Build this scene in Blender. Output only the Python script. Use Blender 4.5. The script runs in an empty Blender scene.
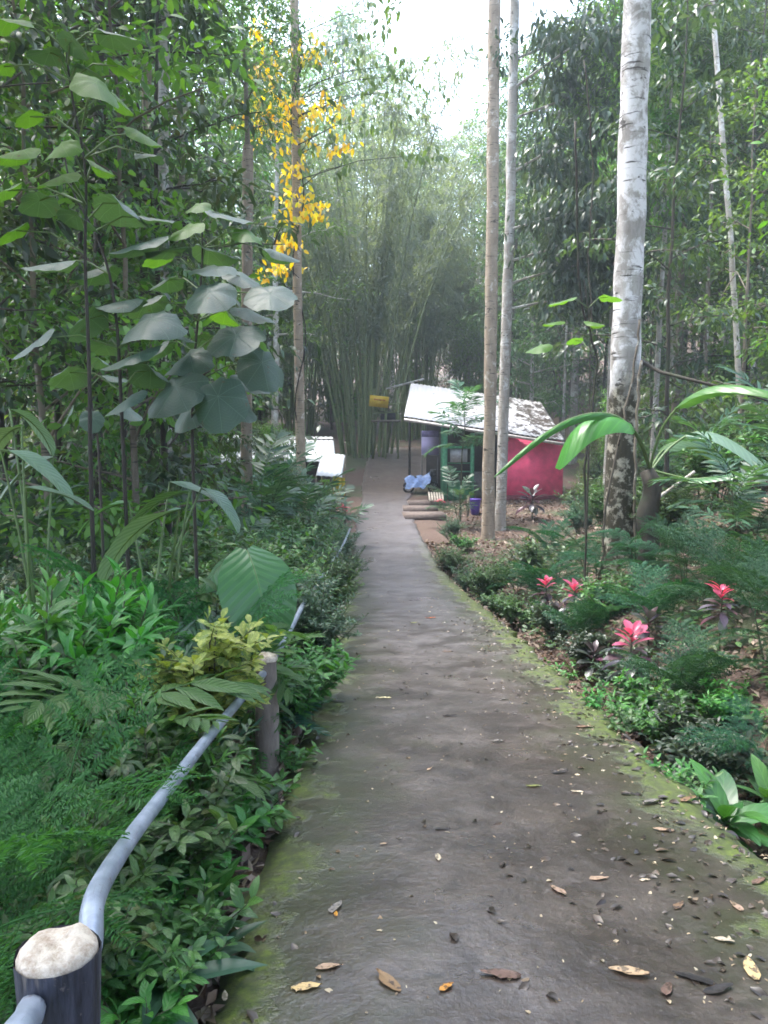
import bpy, math, random
import numpy as np
from mathutils import Vector

SEED = 11
rng = np.random.default_rng(SEED)
random.seed(SEED)
scene = bpy.context.scene
col = scene.collection
PI = math.pi
F = 770.0
PITCH = math.atan(87 / 770)
CP, SP = math.cos(PITCH), math.sin(PITCH)


# ------------------------------------------------------------------ geometry of the place
def at(px, py, Y):
    """point on the line of sight through a photo pixel at forward distance Y (metres)"""
    u, v = (px - 384) / F, (py - 512) / F
    d = np.array([u, CP - v * SP, -SP - v * CP])
    return d * (Y / d[1])


_PY = np.array([-60, 19, 21, 24, 31, 36, 40, 48, 55, 70, 100, 200, 420])
_PZ = np.array([5.54, -3.74, -3.86, -3.90, -3.82, -3.50, -3.12, -1.72, -1.1, 0.3, 3.5, 22, 70])


def P(y):
    y = np.asarray(y, float)
    # lightly smoothed profile of the path
    return sum(np.interp(y + o, _PY, _PZ) for o in (-1.2, -.6, 0, .6, 1.2)) / 5


_LY = np.array([-12, 2, 10, 20, 31, 36, 40, 45, 50, 56, 70])
_LX = np.array([-.50, -.53, -.62, -.88, -1.12, -1.03, -1.15, -1.10, -.6, .55, .9])
_RX = np.array([1.70, 1.68, 1.68, 1.55, 1.20, 1.10, 1.9, 3.2, 2.7, 2.4, 2.4])


def noise2(x, y, s=1.0, seed=0):
    x = np.asarray(x, float) / s; y = np.asarray(y, float) / s
    a = np.sin(x * 1.7 + 3.1 * seed + 1.3 * np.sin(y * 1.1 + seed)) * np.cos(y * 1.9 + 1.7 * seed)
    b = np.sin(x * 3.9 + y * 2.3 + seed * 5.7) * .5 + np.sin(-x * 5.3 + y * 6.1 + seed) * .3
    return (a + b) / 1.8


def G(x, y):
    x = np.asarray(x, float); y = np.asarray(y, float)
    p = P(y)
    lx = np.interp(y, _LY, _LX); rx = np.interp(y, _LY, _RX)
    toe = np.interp(y, [-20, 12, 24, 31, 45, 60, 90], [2.45, 2.5, 5.2, 9.2, 11, 9, 8])
    z = p.copy()
    # left: falls away beside the railing, then levels out
    dl = np.clip(lx - .25 - x, 0, None)
    fl = np.interp(y, [-20, 10, 24, 40, 60], [.15, .16, .08, .06, -.05])
    z = z - fl * np.minimum(dl, 4.5) - .02 * np.clip(dl - 4.5, 0, 30)
    z = z + .25 * np.clip(dl - 30, 0, None)
    # right: ditch beside the path, then a bank
    dr = x - rx
    dit = np.interp(y, [-20, 20, 27], [.42, .36, 0])
    z = z - dit * np.clip(dr / .18, 0, 1) * np.clip((1.15 - dr) / .45, 0, 1)
    db = np.clip(x - toe, 0, None)
    z = z + .47 * np.minimum(db, 7) + .33 * np.clip(db - 7, 0, 60)
    off = np.clip(np.maximum(dl, dr) / 1.0, 0, 1)
    z = z + off * (.07 * noise2(x, y, 1.1, 1) + .13 * noise2(x, y, 4.3, 2)) - .05
    return z


def gz(x, y):
    return float(G(np.array([x]), np.array([y]))[0])


def PZ(x, y):
    return P(y) + .010 * noise2(x, y, .5, 3)


def on_path(px, py):
    """where the line of sight through a pixel meets the path"""
    lo, hi = .8, 60.
    for _ in range(50):
        m = (lo + hi) / 2
        q = at(px, py, m)
        if q[2] > float(P(m)): lo = m
        else: hi = m
    q = at(px, py, lo)
    return np.array([q[0], lo, float(P(lo))])


# ------------------------------------------------------------------ mesh helpers
class MB:
    def __init__(self):
        self.v, self.q, self.t, self.uq, self.ut, self.n = [], [], [], [], [], 0

    def add(self, V, Q=None, T=None, UV=None):
        V = np.asarray(V, float).reshape(-1, 3)
        if UV is None: UV = np.zeros((len(V), 2))
        if Q is not None and len(Q):
            Q = np.asarray(Q, int); self.q.append(Q + self.n); self.uq.append(UV[Q.ravel()])
        if T is not None and len(T):
            T = np.asarray(T, int); self.t.append(T + self.n); self.ut.append(UV[T.ravel()])
        self.v.append(V); self.n += len(V)

    def mesh(self, name, mat, base=None, smooth=False):
        me = bpy.data.meshes.new(name)
        if self.n:
            V = np.concatenate(self.v)
            if base is not None: V = V - np.asarray(base, float)
            Q = np.concatenate(self.q) if self.q else np.zeros((0, 4), int)
            T = np.concatenate(self.t) if self.t else np.zeros((0, 3), int)
            UV = np.concatenate([*self.uq, *self.ut])
            idx = np.concatenate([Q.ravel(), T.ravel()]).astype(np.int32)
            st = np.concatenate([np.arange(len(Q)) * 4, len(Q) * 4 + np.arange(len(T)) * 3]).astype(np.int32)
            me.vertices.add(len(V)); me.vertices.foreach_set('co', V.astype(np.float32).ravel())
            me.loops.add(len(idx)); me.loops.foreach_set('vertex_index', idx)
            me.polygons.add(len(st)); me.polygons.foreach_set('loop_start', st)
            ul = me.uv_layers.new(name='UVMap')
            ul.data.foreach_set('uv', UV.astype(np.float32).ravel())
            if smooth: me.polygons.foreach_set('use_smooth', np.ones(len(st), bool))
            me.update(calc_edges=True)
        if mat: me.materials.append(mat)
        return me

    def build(self, name, mat, parent=None, base=None, smooth=False):
        return link(name, self.mesh(name, mat, base, smooth), parent)


def link(name, me, parent=None):
    o = bpy.data.objects.new(name, me)
    col.objects.link(o)
    if parent: o.parent = parent
    return o


def tag(o, label=None, cat=None, group=None, kind=None):
    if label: o['label'] = label
    if cat: o['category'] = cat
    if group: o['group'] = group
    if kind: o['kind'] = kind
    return o


def thing(name, label, cat, loc=(0, 0, 0), rz=0, group=None, s=1.0):
    o = bpy.data.objects.new(name, None)
    o.empty_display_size = .2
    col.objects.link(o)
    o.location = [float(c) for c in loc]; o.rotation_euler = (0, 0, rz); o.scale = (s, s, s)
    return tag(o, label, cat, group)


def unit(a):
    a = np.asarray(a, float)
    return a / np.maximum(np.linalg.norm(a, axis=-1, keepdims=True), 1e-9)


def box(mb, c, s, rz=0.0, tilt=None):
    """box of size s centred on c"""
    h = np.array(s, float) / 2
    V = np.array([[x, y, z] for z in (-1, 1) for y in (-1, 1) for x in (-1, 1)]) * h
    if tilt:
        a, b = tilt
        ca, sa = math.cos(a), math.sin(a)
        V = V @ np.array([[1, 0, 0], [0, ca, sa], [0, -sa, ca]])
        cb, sb = math.cos(b), math.sin(b)
        V = V @ np.array([[cb, 0, -sb], [0, 1, 0], [sb, 0, cb]])
    c_, s_ = math.cos(rz), math.sin(rz)
    V = V @ np.array([[c_, s_, 0], [-s_, c_, 0], [0, 0, 1]]) + np.asarray(c, float)
    Q = [[0, 2, 3, 1], [4, 5, 7, 6], [0, 1, 5, 4], [2, 6, 7, 3], [0, 4, 6, 2], [1, 3, 7, 5]]
    mb.add(V, Q)


def tube(mb, pts, rad, k=8, cap=True, rough=0.0):
    pts = np.asarray(pts, float); n = len(pts)
    rad = np.broadcast_to(np.asarray(rad, float), (n,))
    tan = unit(np.gradient(pts, axis=0))
    ref = np.array([0, 0, 1.]) if abs(tan[:, 2]).mean() < .75 else np.array([0., 1., 0])
    a = unit(np.cross(tan, ref)); b = np.cross(tan, a)
    th = np.arange(k) * 2 * PI / k
    r = rad[:, None] * (1 + rough * rng.normal(size=(n, k)))
    V = pts[:, None, :] + r[..., None] * (np.cos(th)[None, :, None] * a[:, None] + np.sin(th)[None, :, None] * b[:, None])
    i = np.arange(n - 1)[:, None]; j = np.arange(k)[None, :]; j2 = (j + 1) % k
    Q = np.stack([i * k + j, i * k + j2, (i + 1) * k + j2, (i + 1) * k + j], -1).reshape(-1, 4)
    ln = np.concatenate([[0], np.cumsum(np.linalg.norm(np.diff(pts, axis=0), axis=1))])
    UV = np.stack(np.broadcast_arrays(j / k, ln[:, None]), -1).reshape(-1, 2)
    V = V.reshape(-1, 3)
    if cap:
        V = np.vstack([V, pts[0], pts[-1]]); UV = np.vstack([UV, [0, 0], [0, 0]])
        jj = np.arange(k); T = np.vstack([np.stack([(jj + 1) % k, jj, np.full(k, n * k)], -1),
                                          np.stack([(n - 1) * k + jj, (n - 1) * k + (jj + 1) % k, np.full(k, n * k + 1)], -1)])
        mb.add(V, Q, T, UV)
    else:
        mb.add(V, Q, None, UV)


# ---- leaf templates: (V, Q, T, UV); y runs along the leaf, x across, z up
def dia(w=.3, fold=.12, mid=.42):
    V = np.array([[0, 0, 0], [w / 2, mid, fold], [0, 1, -.08], [-w / 2, mid, fold]])
    UV = np.array([[.5, 0], [1, mid], [.5, 1], [0, mid]])
    return V, None, np.array([[0, 1, 2], [0, 2, 3]]), UV


def prof(kind, t):
    if kind == 'lance': return np.sin(PI * t ** .85) ** .9
    if kind == 'ovate': return 1.95 * t ** .55 * (1 - t) ** .8
    if kind == 'oblong': return np.minimum(1, t / .18) ** .6 * np.sqrt(np.maximum(0, 1 - t ** 5))
    if kind == 'obovate': return np.sin(PI * t ** 1.5) ** .8
    if kind == 'heart': return np.minimum(1, (.55 + 3 * t)) * (1 - t ** 1.6) ** .85
    if kind == 'strap': return np.minimum(1, t / .1) * (1 - t ** 3)
    raise KeyError(kind)


def blade(kind='ovate', w=.4, n=5, fold=.25, droop=.5, back=0., wav=0.0, stalk=0.0):
    t = np.linspace(0, 1, n)
    ang = -droop * t
    dy = np.cos(ang); dz = np.sin(ang)
    y = np.concatenate([[0], np.cumsum((dy[1:] + dy[:-1]) / 2)]) / (n - 1)
    z = np.concatenate([[0], np.cumsum((dz[1:] + dz[:-1]) / 2)]) / (n - 1)
    hw = np.maximum(prof(kind, np.clip(t, .012, .992)), .02) * w / 2
    ph = rng.random() * 6
    rows = []
    for i in range(n):
        b = back * (1 - t[i]) ** 2
        e1 = z[i] + fold * hw[i] + wav * math.sin(9 * t[i] + ph) * hw[i]
        e2 = z[i] + fold * hw[i] + wav * math.sin(8 * t[i] + ph + 2) * hw[i]
        m1 = z[i] + fold * hw[i] * .62
        rows += [[-hw[i], y[i] - b, e1], [-hw[i] * .5, y[i] - b * .4, m1], [0, y[i], z[i]], [hw[i] * .5, y[i] - b * .4, m1], [hw[i], y[i] - b, e2]]
    V = np.array(rows); V[:, 1] += stalk
    UV = np.array([[u, tt] for tt in t for u in (0, .25, .5, .75, 1)])
    Q = np.array([[i * 5 + j, i * 5 + j + 1, (i + 1) * 5 + j + 1, (i + 1) * 5 + j] for i in range(n - 1) for j in range(4)])
    return V, Q, None, UV


def blade3(kind='ovate', w=.4, n=4, fold=.25, droop=.5):
    V, Q, T, UV = blade(kind, w, n, fold, droop)
    keep = np.array([i for i in range(len(V)) if i % 5 in (0, 2, 4)])
    Q = np.array([[i * 3 + j, i * 3 + j + 1, (i + 1) * 3 + j + 1, (i + 1) * 3 + j] for i in range(n - 1) for j in range(2)])
    return V[keep], Q, None, UV[keep]


def peltate(n=18, lob=.06, sag=.22):
    """big rounded leaf held near its middle by the stalk; pointed tip at +y"""
    th = np.arange(n) * 2 * PI / n
    r = .5 * (1 + .16 * np.cos(th - PI / 2) ** 9 * (np.sin(th) > 0) - .14 * (np.sin(th) < -.9)) * (1 + lob * rng.normal(size=n) * .5)
    V = [[0, .32, 0]]; UV = [[.5, .32]]
    for k, f in enumerate((.45, .8, 1.0)):
        for i in range(n):
            x, y = r[i] * f * math.cos(th[i]), .32 + r[i] * f * math.sin(th[i]) * 1.08 + .10 * f * f
            V.append([x, y, -sag * f * f * (.35 + .25 * math.cos(2 * th[i])) + .02 * math.sin(5 * th[i]) * f + .012 * rng.normal() * f])
            UV.append([x + .5, y])
    T = [[0, 1 + i, 1 + (i + 1) % n] for i in range(n)]
    Q = [[1 + k * n + i, 1 + (k + 1) * n + i, 1 + (k + 1) * n + (i + 1) % n, 1 + k * n + (i + 1) % n] for k in range(2) for i in range(n)]
    return np.array(V), np.array(Q), np.array(T), np.array(UV)


def slit_leaf(lobes=7, w=.9, droop=.5, gap=.34):
    """heart-shaped leaf cut into fingers from the edge (monstera)"""
    V, Q, UV = [], [], []
    for sx in (-1, 1):
        for i in range(lobes):
            t0, t1 = i / lobes, (i + 1) / lobes
            tm = (t0 + t1) / 2
            L = w / 2 * (1 - tm ** 1.9) ** .8 * (1.05 if i else .85)
            sweep = .10 + .42 * tm - .28 * (1 - tm) ** 2
            b = len(V)
            for k, f in enumerate((0, .35, .72, 1.0)):
                g = gap * f ** 1.4 * (t1 - t0)
                if k == 3: g = (t1 - t0) * .40
                ya, yb = t0 + g, t1 - g
                for yy in (ya, yb):
                    zz = -droop * (yy * .45) ** 1.5 + .10 * L * math.sin(f * 2.4) - .16 * f * f * L
                    V.append([sx * L * f, yy + sweep * f * (w / 2), zz]); UV.append([.5 + sx * f * .5, yy])
            for k in range(3):
                q = [b + 2 * k, b + 2 * k + 2, b + 2 * k + 3, b + 2 * k + 1]
                Q.append(q if sx > 0 else q[::-1])
    return np.array(V), np.array(Q), None, np.array(UV)


def pinnate(npair=14, ll=.34, lw=.2, droop=.7, ang=62, taper=.9, stem=.14, lk='lance', curl=.35):
    """frond of simple leaflets along a midrib, length 1"""
    mb = MB()
    t = np.linspace(0, 1, 12)
    a = -droop * t ** 1.3 + .25
    pts = np.stack([np.zeros(12), np.concatenate([[0], np.cumsum(np.cos(a[1:]))]) / 11, np.concatenate([[0], np.cumsum(np.sin(a[1:]))]) / 11], -1)
    tube(mb, pts, np.linspace(.008, .002, 12), 4, cap=False)
    tpl = blade3(lk, lw, 4, .2, curl)
    ts = np.linspace(stem, .985, npair)
    pos, dr, sc = [], [], []
    for i, tt in enumerate(ts):
        p = np.array([np.interp(tt, t, pts[:, k]) for k in range(3)])
        tg = np.array([0, math.cos(np.interp(tt, t, a)), math.sin(np.interp(tt, t, a))])
        f = max(.3, math.sin(PI * (0.12 + .83 * (tt - stem) / (1 - stem))) ** .6)
        for sx in (-1, 1):
            an = math.radians(ang * (1 - .45 * tt) + rng.normal() * 4)
            pos.append(p); dr.append(tg * math.cos(an) + np.array([sx, 0, .12 * rng.normal()]) * math.sin(an)); sc.append(ll * f)
    scatter(mb, tpl, np.array(pos), np.array(dr), np.array([[0, 0, 1.]] * len(pos)), np.array(sc), jit=.15)
    return merge(mb)


def bipinnate(npair=9, nl=15, pl=.42, droop=.6, lw=.3, ll=.075):
    """feathery frond: side stalks that each carry two rows of tiny leaflets"""
    mb = MB()
    t = np.linspace(0, 1, 10)
    a = -droop * t ** 1.2 + .2
    pts = np.stack([np.zeros(10), np.concatenate([[0], np.cumsum(np.cos(a[1:]))]) / 9, np.concatenate([[0], np.cumsum(np.sin(a[1:]))]) / 9], -1)
    tube(mb, pts, np.linspace(.007, .002, 10), 4, cap=False)
    tpl = dia(lw, .05, .5)
    pos, dr, sc = [], [], []
    for tt in np.linspace(.16, .99, npair):
        p = np.array([np.interp(tt, t, pts[:, k]) for k in range(3)])
        aa = np.interp(tt, t, a); tg = np.array([0, math.cos(aa), math.sin(aa)])
        L = pl * (.55 + .45 * math.sin(PI * (.1 + .8 * tt)))
        for sx in (-1, 1):
            an = math.radians(66 - 34 * tt + rng.normal() * 9)
            d = tg * math.cos(an) + np.array([sx, 0, 0]) * math.sin(an)
            d[2] -= .12 + .1 * rng.random()
            pp = [p + d * L * s - np.array([0, 0, .12 * L * s * s]) for s in (0, .5, 1)]
            tube(mb, pp, [.003, .002, .001], 3, cap=False)
            for s in np.linspace(.08, 1, nl):
                q = p + d * L * s - np.array([0, 0, .12 * L * s * s])
                side = unit(np.cross(d, [0, 0, 1.]))
                for sy in (-1, 1):
                    if rng.random() < .08: continue
                    pos.append(q); dr.append(side * sy + d * .45); sc.append(ll * (.7 + .4 * math.sin(PI * min(s, .97))))
    scatter(mb, tpl, np.array(pos), np.array(dr), np.array([[0, 0, 1.]] * len(pos)), np.array(sc) * rng.uniform(.75, 1.2, len(pos)), jit=.3)
    return merge(mb)


def merge(mb):
    V = np.concatenate(mb.v)
    UV = np.zeros((len(V), 2))
    Q = np.concatenate(mb.q) if mb.q else None
    T = np.concatenate(mb.t) if mb.t else None
    if Q is not None: UV[Q.ravel()] = np.concatenate(mb.uq)
    if T is not None: UV[T.ravel()] = np.concatenate(mb.ut)
    return V, Q, T, UV


def scatter(mb, tpl, pos, dr, up, sc, jit=.0, wid=None):
    V, Q, T, UV = tpl
    n, k = len(pos), len(V)
    if n == 0: return
    pos = np.asarray(pos, float); d = unit(np.asarray(dr, float))
    up = np.asarray(up, float)
    if jit: up = up + rng.normal(size=up.shape) * jit; d = unit(d + rng.normal(size=d.shape) * jit * .6)
    s = np.cross(d, up); bad = np.linalg.norm(s, axis=1) < 1e-3; s[bad] = [1, 0, 0]
    s = unit(s); u = np.cross(s, d)
    sc = np.broadcast_to(np.asarray(sc, float), (n,))
    ws = np.ones(n) if wid is None else np.broadcast_to(np.asarray(wid, float), (n,))
    W = pos[:, None] + sc[:, None, None] * (V[None, :, 0, None] * ws[:, None, None] * s[:, None] + V[None, :, 1, None] * d[:, None] + V[None, :, 2, None] * u[:, None])
    off = (np.arange(n) * k)[:, None, None]
    QQ = (Q[None] + off).reshape(-1, 4) if Q is not None else None
    TT = (T[None] + off).reshape(-1, 3) if T is not None else None
    mb.add(W.reshape(-1, 3), QQ, TT, np.tile(UV, (n, 1)))


# ------------------------------------------------------------------ materials
def new_mat(name):
    m = bpy.data.materials.new(name); m.use_nodes = True
    nt = m.node_tree; nt.nodes.clear()
    out = nt.nodes.new('ShaderNodeOutputMaterial')
    return m, nt, out


class N:
    """small wrapper to write node graphs tersely"""
    def __init__(s, nt): s.nt = nt

    def __call__(s, typ, ins=None, **kw):
        n = s.nt.nodes.new(typ)
        for k, v in kw.items(): setattr(n, k, v)
        for k, v in (ins or {}).items():
            if isinstance(v, bpy.types.NodeSocket): s.nt.links.new(v, n.inputs[k])
            else: n.inputs[k].default_value = v
        return n

    def math(s, op, a, b=0.0, c=0.0, clamp=False):
        n = s.nt.nodes.new('ShaderNodeMath'); n.operation = op; n.use_clamp = clamp
        for i, v in enumerate((a, b, c)):
            if isinstance(v, bpy.types.NodeSocket): s.nt.links.new(v, n.inputs[i])
            else: n.inputs[i].default_value = v
        return n.outputs[0]

    def ramp(s, fac, stops, interp='LINEAR'):
        n = s.nt.nodes.new('ShaderNodeValToRGB'); n.color_ramp.interpolation = interp
        e = n.color_ramp.elements
        while len(e) < len(stops): e.new(.5)
        for i, (p, c) in enumerate(stops):
            e[i].position = p
            e[i].color = (c, c, c, 1) if isinstance(c, (int, float)) else (*c[:3], 1)
        s.nt.links.new(fac, n.inputs[0])
        return n.outputs[0]

    def mix(s, fac, a, b, blend='MIX'):
        n = s.nt.nodes.new('ShaderNodeMix'); n.data_type = 'RGBA'; n.blend_type = blend; n.clamp_result = False
        for k, v in ((0, fac), (6, a), (7, b)):
            if isinstance(v, bpy.types.NodeSocket): s.nt.links.new(v, n.inputs[k])
            elif k == 0: n.inputs[0].default_value = v
            else: n.inputs[k].default_value = (*v[:3], 1)
        return n.outputs[2]

    def noise(s, vec, scale, detail=4, rough=.55, dist=0.0):
        n = s('ShaderNodeTexNoise', {'Scale': scale, 'Detail': detail, 'Roughness': rough, 'Distortion': dist})
        if vec is not None: s.nt.links.new(vec, n.inputs['Vector'])
        return n.outputs[0]


def leafmat(name, stops, trans=.38, rough=.42, veins=0, vcol=1.5, slope=2.2, tcol=(1.5, 1.45, .5), spots=None, spec=.5):
    """stops: colours met leaf by leaf"""
    m, nt, out = new_mat(name); n = N(nt)
    geo = n('ShaderNodeNewGeometry'); oi = n('ShaderNodeObjectInfo')
    c = n.ramp(geo.outputs['Random Per Island'], [(i / max(1, len(stops) - 1), s) for i, s in enumerate(stops)])
    hs = n('ShaderNodeHueSaturation', {'Hue': n.math('MULTIPLY_ADD', oi.outputs['Random'], .036, .482),
                                       'Saturation': n.math('MULTIPLY_ADD', oi.outputs['Random'], .25, .88),
                                       'Value': n.math('MULTIPLY_ADD', oi.outputs['Random'], .5, .75), 'Color': c})
    c = hs.outputs[0]
    bump = None
    uv = n('ShaderNodeTexCoord')
    if veins:
        sep = n('ShaderNodeSeparateXYZ', {0: uv.outputs['UV']})
        ax = n.math('ABSOLUTE', n.math('SUBTRACT', sep.outputs[0], .5))
        fr = n.math('FRACT', n.math('SUBTRACT', n.math('MULTIPLY', sep.outputs[1], float(veins)), n.math('MULTIPLY', ax, slope * veins / 4)))
        sv = n.math('SUBTRACT', 1.0, n.math('MULTIPLY', n.math('ABSOLUTE', n.math('SUBTRACT', fr, .5)), 9.0), clamp=True)
        mid = n.math('SUBTRACT', 1.0, n.math('MULTIPLY', ax, 34.0), clamp=True)
        v = n.math('MAXIMUM', n.math('MULTIPLY', sv, .55), mid)
        vc = n.mix(1.0, c, (vcol, vcol, vcol * .85), 'MULTIPLY')
        c = n.mix(v, c, vc)
        wave = n.math('ABSOLUTE', n.math('SUBTRACT', fr, .5))
        bump = n('ShaderNodeBump', {'Strength': .55 if veins > 6 else .25, 'Distance': .012, 'Height': wave})
    if spots:
        z = n.noise(uv.outputs['Object'], spots[1], 2)
        c = n.mix(n.ramp(z, [(.52, 0.), (.60, 1.)]), c, spots[0])
    p = n('ShaderNodeBsdfPrincipled', {'Base Color': c, 'Roughness': rough, 'Specular IOR Level': spec})
    tc = n.mix(1.0, c, tcol, 'MULTIPLY')
    tr = n('ShaderNodeBsdfTranslucent', {'Color': tc})
    if bump: nt.links.new(bump.outputs[0], p.inputs['Normal'])
    mx = n('ShaderNodeMixShader', {0: trans, 1: p.outputs[0], 2: tr.outputs[0]})
    nt.links.new(mx.outputs[0], out.inputs[0])
    return m


def barkmat(name, c1, c2, patch=None, patch_amt=.5, scale=6., ring=0., moss=None, zband=None):
    """bark with mottling, optional pale lichen patches, dark rings, moss; zband = (z0, z1, colour) darker foot of the trunk"""
    m, nt, out = new_mat(name); n = N(nt)
    tc = n('ShaderNodeTexCoord'); oi = n('ShaderNodeObjectInfo')
    vec = tc.outputs['Object']
    st = n('ShaderNodeMapping', {'Vector': vec, 'Scale': (1, 1, .35)}).outputs[0]
    a = n.noise(st, scale, 6, .65)
    c = n.mix(n.ramp(a, [(.3, 0.), (.7, 1.)]), c1, c2)
    if patch:
        b = n.noise(n('ShaderNodeMapping', {'Vector': vec, 'Scale': (1, 1, .8)}).outputs[0], scale * .7, 6, .7, .4)
        c = n.mix(n.ramp(b, [(1 - patch_amt - .04, 0.), (1 - patch_amt + .05, 1.)]), c, patch)
    if ring:
        w = n.noise(n('ShaderNodeMapping', {'Vector': vec, 'Scale': (.5, .5, 5.)}).outputs[0], ring, 4, .6)
        c = n.mix(n.ramp(w, [(.60, 0.), (.68, 1.)]), c, tuple(x * .28 for x in c1))
    if zband:
        z0, z1, zc, zc2 = zband
        sz = n('ShaderNodeSeparateXYZ', {0: vec}).outputs[2]
        k = n.math('ADD', sz, n.math('MULTIPLY', n.math('SUBTRACT', n.noise(vec, 3., 5), .5), 1.6))
        k = n.math('DIVIDE', n.math('SUBTRACT', z1, k), z1 - z0, clamp=True)
        low = n.mix(n.ramp(n.noise(vec, 5.5, 5, .7), [(.50, 0.), (.60, 1.)]), zc, zc2)
        c = n.mix(k, c, low)
    if ring:
        kn = n.noise(n('ShaderNodeMapping', {'Vector': vec, 'Scale': (1, 1, 1.6)}).outputs[0], 3.1, 3, .6)
        c = n.mix(n.ramp(kn, [(.66, 0.), (.70, .9)]), c, tuple(x * .22 for x in c1))
    if moss:
        g = n.noise(vec, 2.2, 5, .7)
        c = n.mix(n.ramp(g, [(.52, 0.), (.66, .8)]), c, moss)
    c = n('ShaderNodeHueSaturation', {'Value': n.math('MULTIPLY_ADD', oi.outputs['Random'], .5, .75), 'Color': c}).outputs[0]
    bp = n('ShaderNodeBump', {'Strength': .6, 'Distance': .03, 'Height': a})
    p = n('ShaderNodeBsdfPrincipled', {'Base Color': c, 'Roughness': .85, 'Normal': bp.outputs[0]})
    nt.links.new(p.outputs[0], out.inputs[0])
    return m


def plain(name, c, rough=.6, metal=0., var=.25, scale=8., spec=.5, c2=None, bump=.0):
    m, nt, out = new_mat(name); n = N(nt)
    tc = n('ShaderNodeTexCoord')
    a = n.noise(tc.outputs['Object'], scale, 5, .6)
    lo = c2 or tuple(x * (1 - var) for x in c); hi = tuple(min(1, x * (1 + var * .5)) for x in c)
    cc = n.mix(n.ramp(a, [(.35, 0.), (.65, 1.)]), lo, hi)
    p = n('ShaderNodeBsdfPrincipled', {'Base Color': cc, 'Roughness': rough, 'Metallic': metal, 'Specular IOR Level': spec})
    if bump:
        b = n('ShaderNodeBump', {'Strength': bump, 'Distance': .01, 'Height': a}); nt.links.new(b.outputs[0], p.inputs['Normal'])
    nt.links.new(p.outputs[0], out.inputs[0])
    return m


M = {}
M['far'] = leafmat('far_foliage', [(.05, .095, .05), (.065, .125, .06), (.09, .16, .07), (.075, .13, .075)], .45, .5)
M['bright'] = leafmat('bright_foliage', [(.06, .13, .03), (.09, .19, .04), (.12, .24, .05), (.07, .15, .05)], .45, .45)
M['dark'] = leafmat('dark_foliage', [(.03, .055, .035), (.042, .075, .042), (.06, .10, .05), (.045, .07, .05)], .35, .36)
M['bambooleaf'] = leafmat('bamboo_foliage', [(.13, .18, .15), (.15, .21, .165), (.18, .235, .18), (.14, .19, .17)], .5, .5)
M['shrub'] = leafmat('shrub_foliage', [(.035, .085, .03), (.055, .13, .04), (.08, .17, .045), (.045, .10, .045), (.10, .13, .04)], .3, .34, veins=5)
M['bluegreen'] = leafmat('bluish_foliage', [(.035, .09, .055), (.05, .12, .07), (.065, .15, .085)], .32, .42)
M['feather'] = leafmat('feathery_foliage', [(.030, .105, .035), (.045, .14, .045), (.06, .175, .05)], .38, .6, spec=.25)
M['featherd'] = leafmat('dark_feathery_foliage', [(.018, .065, .035), (.026, .085, .045), (.04, .11, .05), (.03, .075, .05)], .32, .6, spec=.25)  # darker, bluer green than the other feathery fronds
M['lime'] = leafmat('lime_foliage', [(.055, .18, .04), (.075, .21, .045), (.05, .16, .045)], .4, .38, veins=8, tcol=(1.25, 1.25, .6))
M['big'] = leafmat('broad_leaf', [(.055, .14, .055), (.075, .17, .07)], .28, .3, veins=11, slope=1.6)
M['pale'] = leafmat('pale_broad_leaf', [(.09, .17, .12), (.13, .21, .16), (.10, .19, .12)], .22, .36, veins=12, slope=1.6)
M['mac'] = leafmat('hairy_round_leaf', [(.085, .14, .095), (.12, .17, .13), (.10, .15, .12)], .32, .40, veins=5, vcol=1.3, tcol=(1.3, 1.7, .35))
M['maclit'] = leafmat('backlit_lime_leaf', [(.10, .24, .03), (.13, .28, .04)], .55, .5, veins=5, vcol=1.2, tcol=(1.5, 1.7, .4))
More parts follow.
